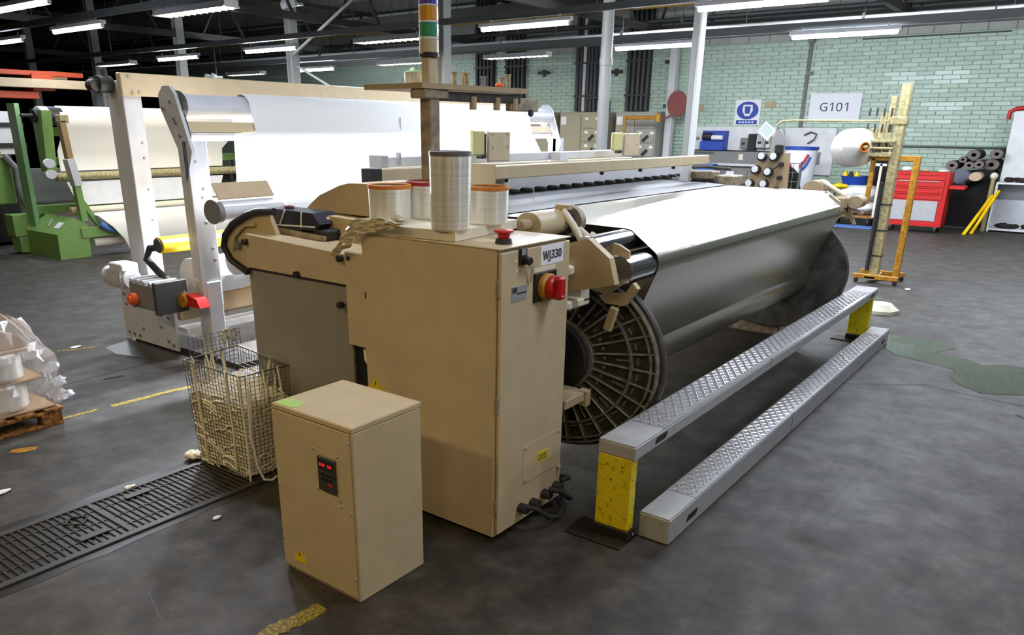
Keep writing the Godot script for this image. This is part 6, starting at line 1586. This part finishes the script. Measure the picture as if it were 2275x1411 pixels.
func green_loom() -> void:
	# the winder of the next machine, seen behind the take-up frame
	var o := thing("green_winder", "green painted cloth winder of the next machine, behind the take-up frame", "winder", Vector3(7.4, 0, -13.2))
	part(o, "gear_case", mb().prism(PackedVector2Array([Vector2(5.52, 0.0), Vector2(6.0, 0.0), Vector2(6.02, 0.5), Vector2(5.82, 0.625), Vector2(5.53, 0.385)]), 2, -13.85, -12.64), M.green, "green sloped gear case")
	part(o, "case_handle", mb().bar(Vector3(5.62, 0.47, -13.1), Vector3(5.74, 0.57, -13.2), 0.02, 0.03), M.steel)
	part(o, "case_label", mb().bar(Vector3(5.62, 0.462, -12.85), Vector3(5.72, 0.545, -12.85), 0.16, 0.01, Vector3(-0.6, 0.8, 0), 0.0), M.paper)
	part(o, "case_mark", mb().bar(Vector3(5.54, 0.395, -13.75), Vector3(5.68, 0.51, -13.75), 0.14, 0.01, Vector3(-0.6, 0.8, 0), 0.0), M.sign_yellow)
	part(o, "slanted_post", mb().prism(PackedVector2Array([Vector2(2.3, -13.75), Vector2(2.3, -13.48), Vector2(0.35, -13.5), Vector2(0.35, -13.78)]), 0, 5.6, 5.67), M.green_pale)
	part(o, "rear_post", mb().prism(PackedVector2Array([Vector2(2.2, -13.3), Vector2(2.2, -12.95), Vector2(1.3, -13.1), Vector2(1.3, -13.3)]), 0, 5.75, 5.9), M.green)
	part(o, "tie_beam", mb().bx(5.85, 9.4, 1.82, 1.95, -13.5, -13.4), M.green)
	part(o, "tie_beam", mb().bx(5.85, 9.4, 1.38, 1.5, -13.5, -13.4), M.green)
	part(o, "low_beam", mb().bx(5.7, 9.4, 0.62, 0.75, -13.7, -13.6), M.green)
	part(o, "base_rail", mb().bx(5.9, 6.6, 0.3, 0.46, -12.8, -12.62), M.green)
	part(o, "bed_panel", mb().bx(5.35, 5.75, 0.28, 0.62, -14.0, -13.7), M.green)
	part(o, "bed_panel", mb().bx(5.4, 5.75, 0.02, 0.27, -14.0, -13.7), M.green)
	for y in [1.43, 1.27]: part(o, "hand_wheel", mb().cyl(Vector3(5.72, y, -12.95), 2, 0.05, 0.085, 16, 0.07), M.paper)
	part(o, "roller_shaft", mb().cyl(Vector3(5.55, 2.12, -13.2), 0, 0.4, 0.03, 10), M.rubber)
	part(o, "roller_hub", mb().cyl(Vector3(5.72, 2.12, -13.2), 0, 0.08, 0.12, 20, 0.1), M.rubber)
	part(o, "roller_sleeve", mb().cyl(Vector3(5.8, 2.12, -13.2), 0, 0.14, 0.17, 24, 0.14), M.paper)
	part(o, "roller_end", mb().cyl(Vector3(5.92, 2.12, -13.2), 0, 0.2, 0.175, 24, 0.14), M.black)
	part(o, "cloth_roller", mb().cyl(Vector3(6.05, 2.12, -13.2), 0, 3.35, 0.16, 24, 0.13), M.cloth_old)
	part(o, "spreader_bar", mb().cyl(Vector3(5.82, 1.22, -13.0), 0, 3.5, 0.08, 20, 0.065), M.bamboo)
	part(o, "spreader_bar", mb().cyl(Vector3(5.95, 0.7, -12.85), 0, 3.2, 0.075, 20, 0.06), M.cream)
	part(o, "bar_end", mb().cyl(Vector3(5.88, 0.7, -12.85), 0, 0.08, 0.08, 20, 0.065), M.board)
	part(o, "far_post", mb().bx(9.35, 9.55, 0.0, 1.95, -13.3, -13.05), M.green_pale)
	part(o, "far_bracket", mb().bx(9.55, 9.95, 1.3, 1.4, -13.2, -13.1), M.green)
	part(o, "motor_shaft", mb().cyl(Vector3(6.1, 0.2, -12.75), 0, 0.5, 0.1, 20, 0.08), M.cream)
	part(o, "support_leg", mb().bar(Vector3(6.0, 0.55, -12.7), Vector3(5.98, 1.15, -12.72), 0.1, 0.1, Vector3(0, 0, 1)), M.green)
	part(o, "support_leg", mb().bar(Vector3(6.25, 0.42, -12.7), Vector3(6.0, 0.9, -12.72), 0.07, 0.07, Vector3(0, 0, 1)), M.green)
	part(o, "control_box", mb().bar(Vector3(5.98, 1.1, -12.7), Vector3(5.92, 1.5, -12.7), 0.12, 0.16, Vector3(0, 0, 1)), M.frame_grey)
	part(o, "lever_arm", mb().bar(Vector3(5.93, 1.5, -12.7), Vector3(5.9, 2.05, -12.7), 0.09, 0.12, Vector3(0, 0, 1)), M.core, "brown lever arm")
	part(o, "lever_cap", mb().bx(5.86, 6.0, 2.02, 2.14, -12.78, -12.64, 0.01), M.bamboo)
	part(o, "blue_hose", mb().tube([Vector3(6.2, 0.5, -12.6), Vector3(6.3, 0.42, -12.58), Vector3(6.4, 0.38, -12.6)], 0.05, 8), M.blue_pale)
	var c := thing("woven_cloth", "old white cloth web on the green winder behind the take-up frame", "cloth", Vector3(7.6, 0.7, -13.1))
	part(c, "upper_web", mb().sheet([Vector2(2.268, -13.17), Vector2(2.16, -13.025), Vector2(1.95, -13.03), Vector2(1.6, -13.2), Vector2(1.3, -13.09)], [6.06, 6.06, 6.08, 6.0, 5.95], [9.3, 9.3, 9.28, 9.0, 8.9], 0.01, 6), M.cloth_old)
	part(c, "middle_web", mb().sheet([Vector2(1.14, -12.96), Vector2(0.95, -12.92), Vector2(0.78, -12.87)], [5.95, 6.0, 6.05], [8.8, 8.7, 8.6], 0.01, 4), M.white)
	part(c, "lower_web", mb().sheet([Vector2(0.66, -12.755), Vector2(0.62, -12.62), Vector2(0.45, -12.5), Vector2(0.25, -12.48), Vector2(0.03, -12.5)], [6.1, 6.2, 6.35, 6.5, 6.6], [9.2, 9.2, 9.2, 9.2, 9.2], 0.01, 6), M.cloth_old)
	# black and green works at the left edge
	var k := thing("green_loom", "green and black loom end, cut by the left edge behind the green winder", "loom", Vector3(5.0, 0, -15.0))
	part(k, "body", mb().bx(3.5, 6.0, 0.05, 1.5, -16.2, -14.9, 0.02), M.rubber)
	part(k, "green_cover", mb().bx(5.3, 5.68, 0.75, 1.5, -14.42, -14.2, 0.02), M.green)
	part(k, "white_cover", mb().bx(3.0, 6.3, 1.5, 2.2, -15.2, -15.0, 0.01), M.white)
	for y in [1.62, 1.95]: part(k, "dark_strip", mb().bx(3.0, 6.31, y, y + 0.07, -14.99, -14.96, 0.0), M.rubber)
	part(k, "hose_bundle", mb().tube([Vector3(5.6, 1.5, -14.2), Vector3(5.72, 1.3, -14.1), Vector3(5.7, 1.0, -14.1), Vector3(5.75, 0.7, -14.0)], 0.06, 8), M.grey)
	part(k, "brown_case", mb().bx(5.3, 5.55, 1.48, 1.6, -14.4, -14.15, 0.02), M.core)
	part(k, "back_panel", mb().bx(5.75, 9.3, 0.75, 1.3, -14.2, -14.15), M.grey)
	# orange machine behind it
	var g := thing("orange_gantry", "orange and tan overhead gantry in front of the black sheeting, upper left", "gantry", Vector3(5.0, 0, -16.5))
	part(g, "upper_rail", mb().bx(1.0, 8.2, 2.86, 2.95, -16.6, -16.4, 0.01), M.orange_dark)
	part(g, "tan_rail", mb().bx(1.0, 9.1, 2.64, 2.8, -16.35, -16.25, 0.01), M.board)
	part(g, "lower_rail", mb().bx(1.0, 7.3, 2.45, 2.58, -16.6, -16.4, 0.01), M.orange_dark)
	part(g, "end_block", mb().bx(7.2, 7.6, 2.6, 2.9, -16.7, -16.36, 0.01), M.orange_dark)
	part(g, "roller_end", mb().cyl(Vector3(7.6, 2.88, -16.5), 0, 0.3, 0.08, 16), M.board)
	for x in [1.5, 8.4]: part(g, "leg", mb().bx(x, x + 0.15, 0, 2.9, -16.6, -16.4, 0.01), M.steel_dark)
	# shelves with blue and brown packs, past the far post
	var s := thing("storage_rack", "dark storage rack with blue and brown packs, seen left of the glowing cloth", "rack", Vector3(10.3, 0, -14.0))
	for z in [-14.3, -13.8]: part(s, "upright", mb().bx(9.9, 9.95, 0, 1.4, z, z + 0.05), M.tray)
	for y in [0.5, 0.9, 1.36]: part(s, "shelf", mb().bx(9.9, 11.2, y, y + 0.03, -14.3, -13.75), M.tray)
	for q in [["navy", 9.95, 10.35, 0.93, 1.25], ["navy", 10.4, 10.6, 0.93, 1.3], ["core", 10.65, 10.95, 0.93, 1.34]]: part(s, "pack", mb().bx(q[1], q[2], q[3], q[4], -14.2, -13.85, 0.01), M[q[0]])
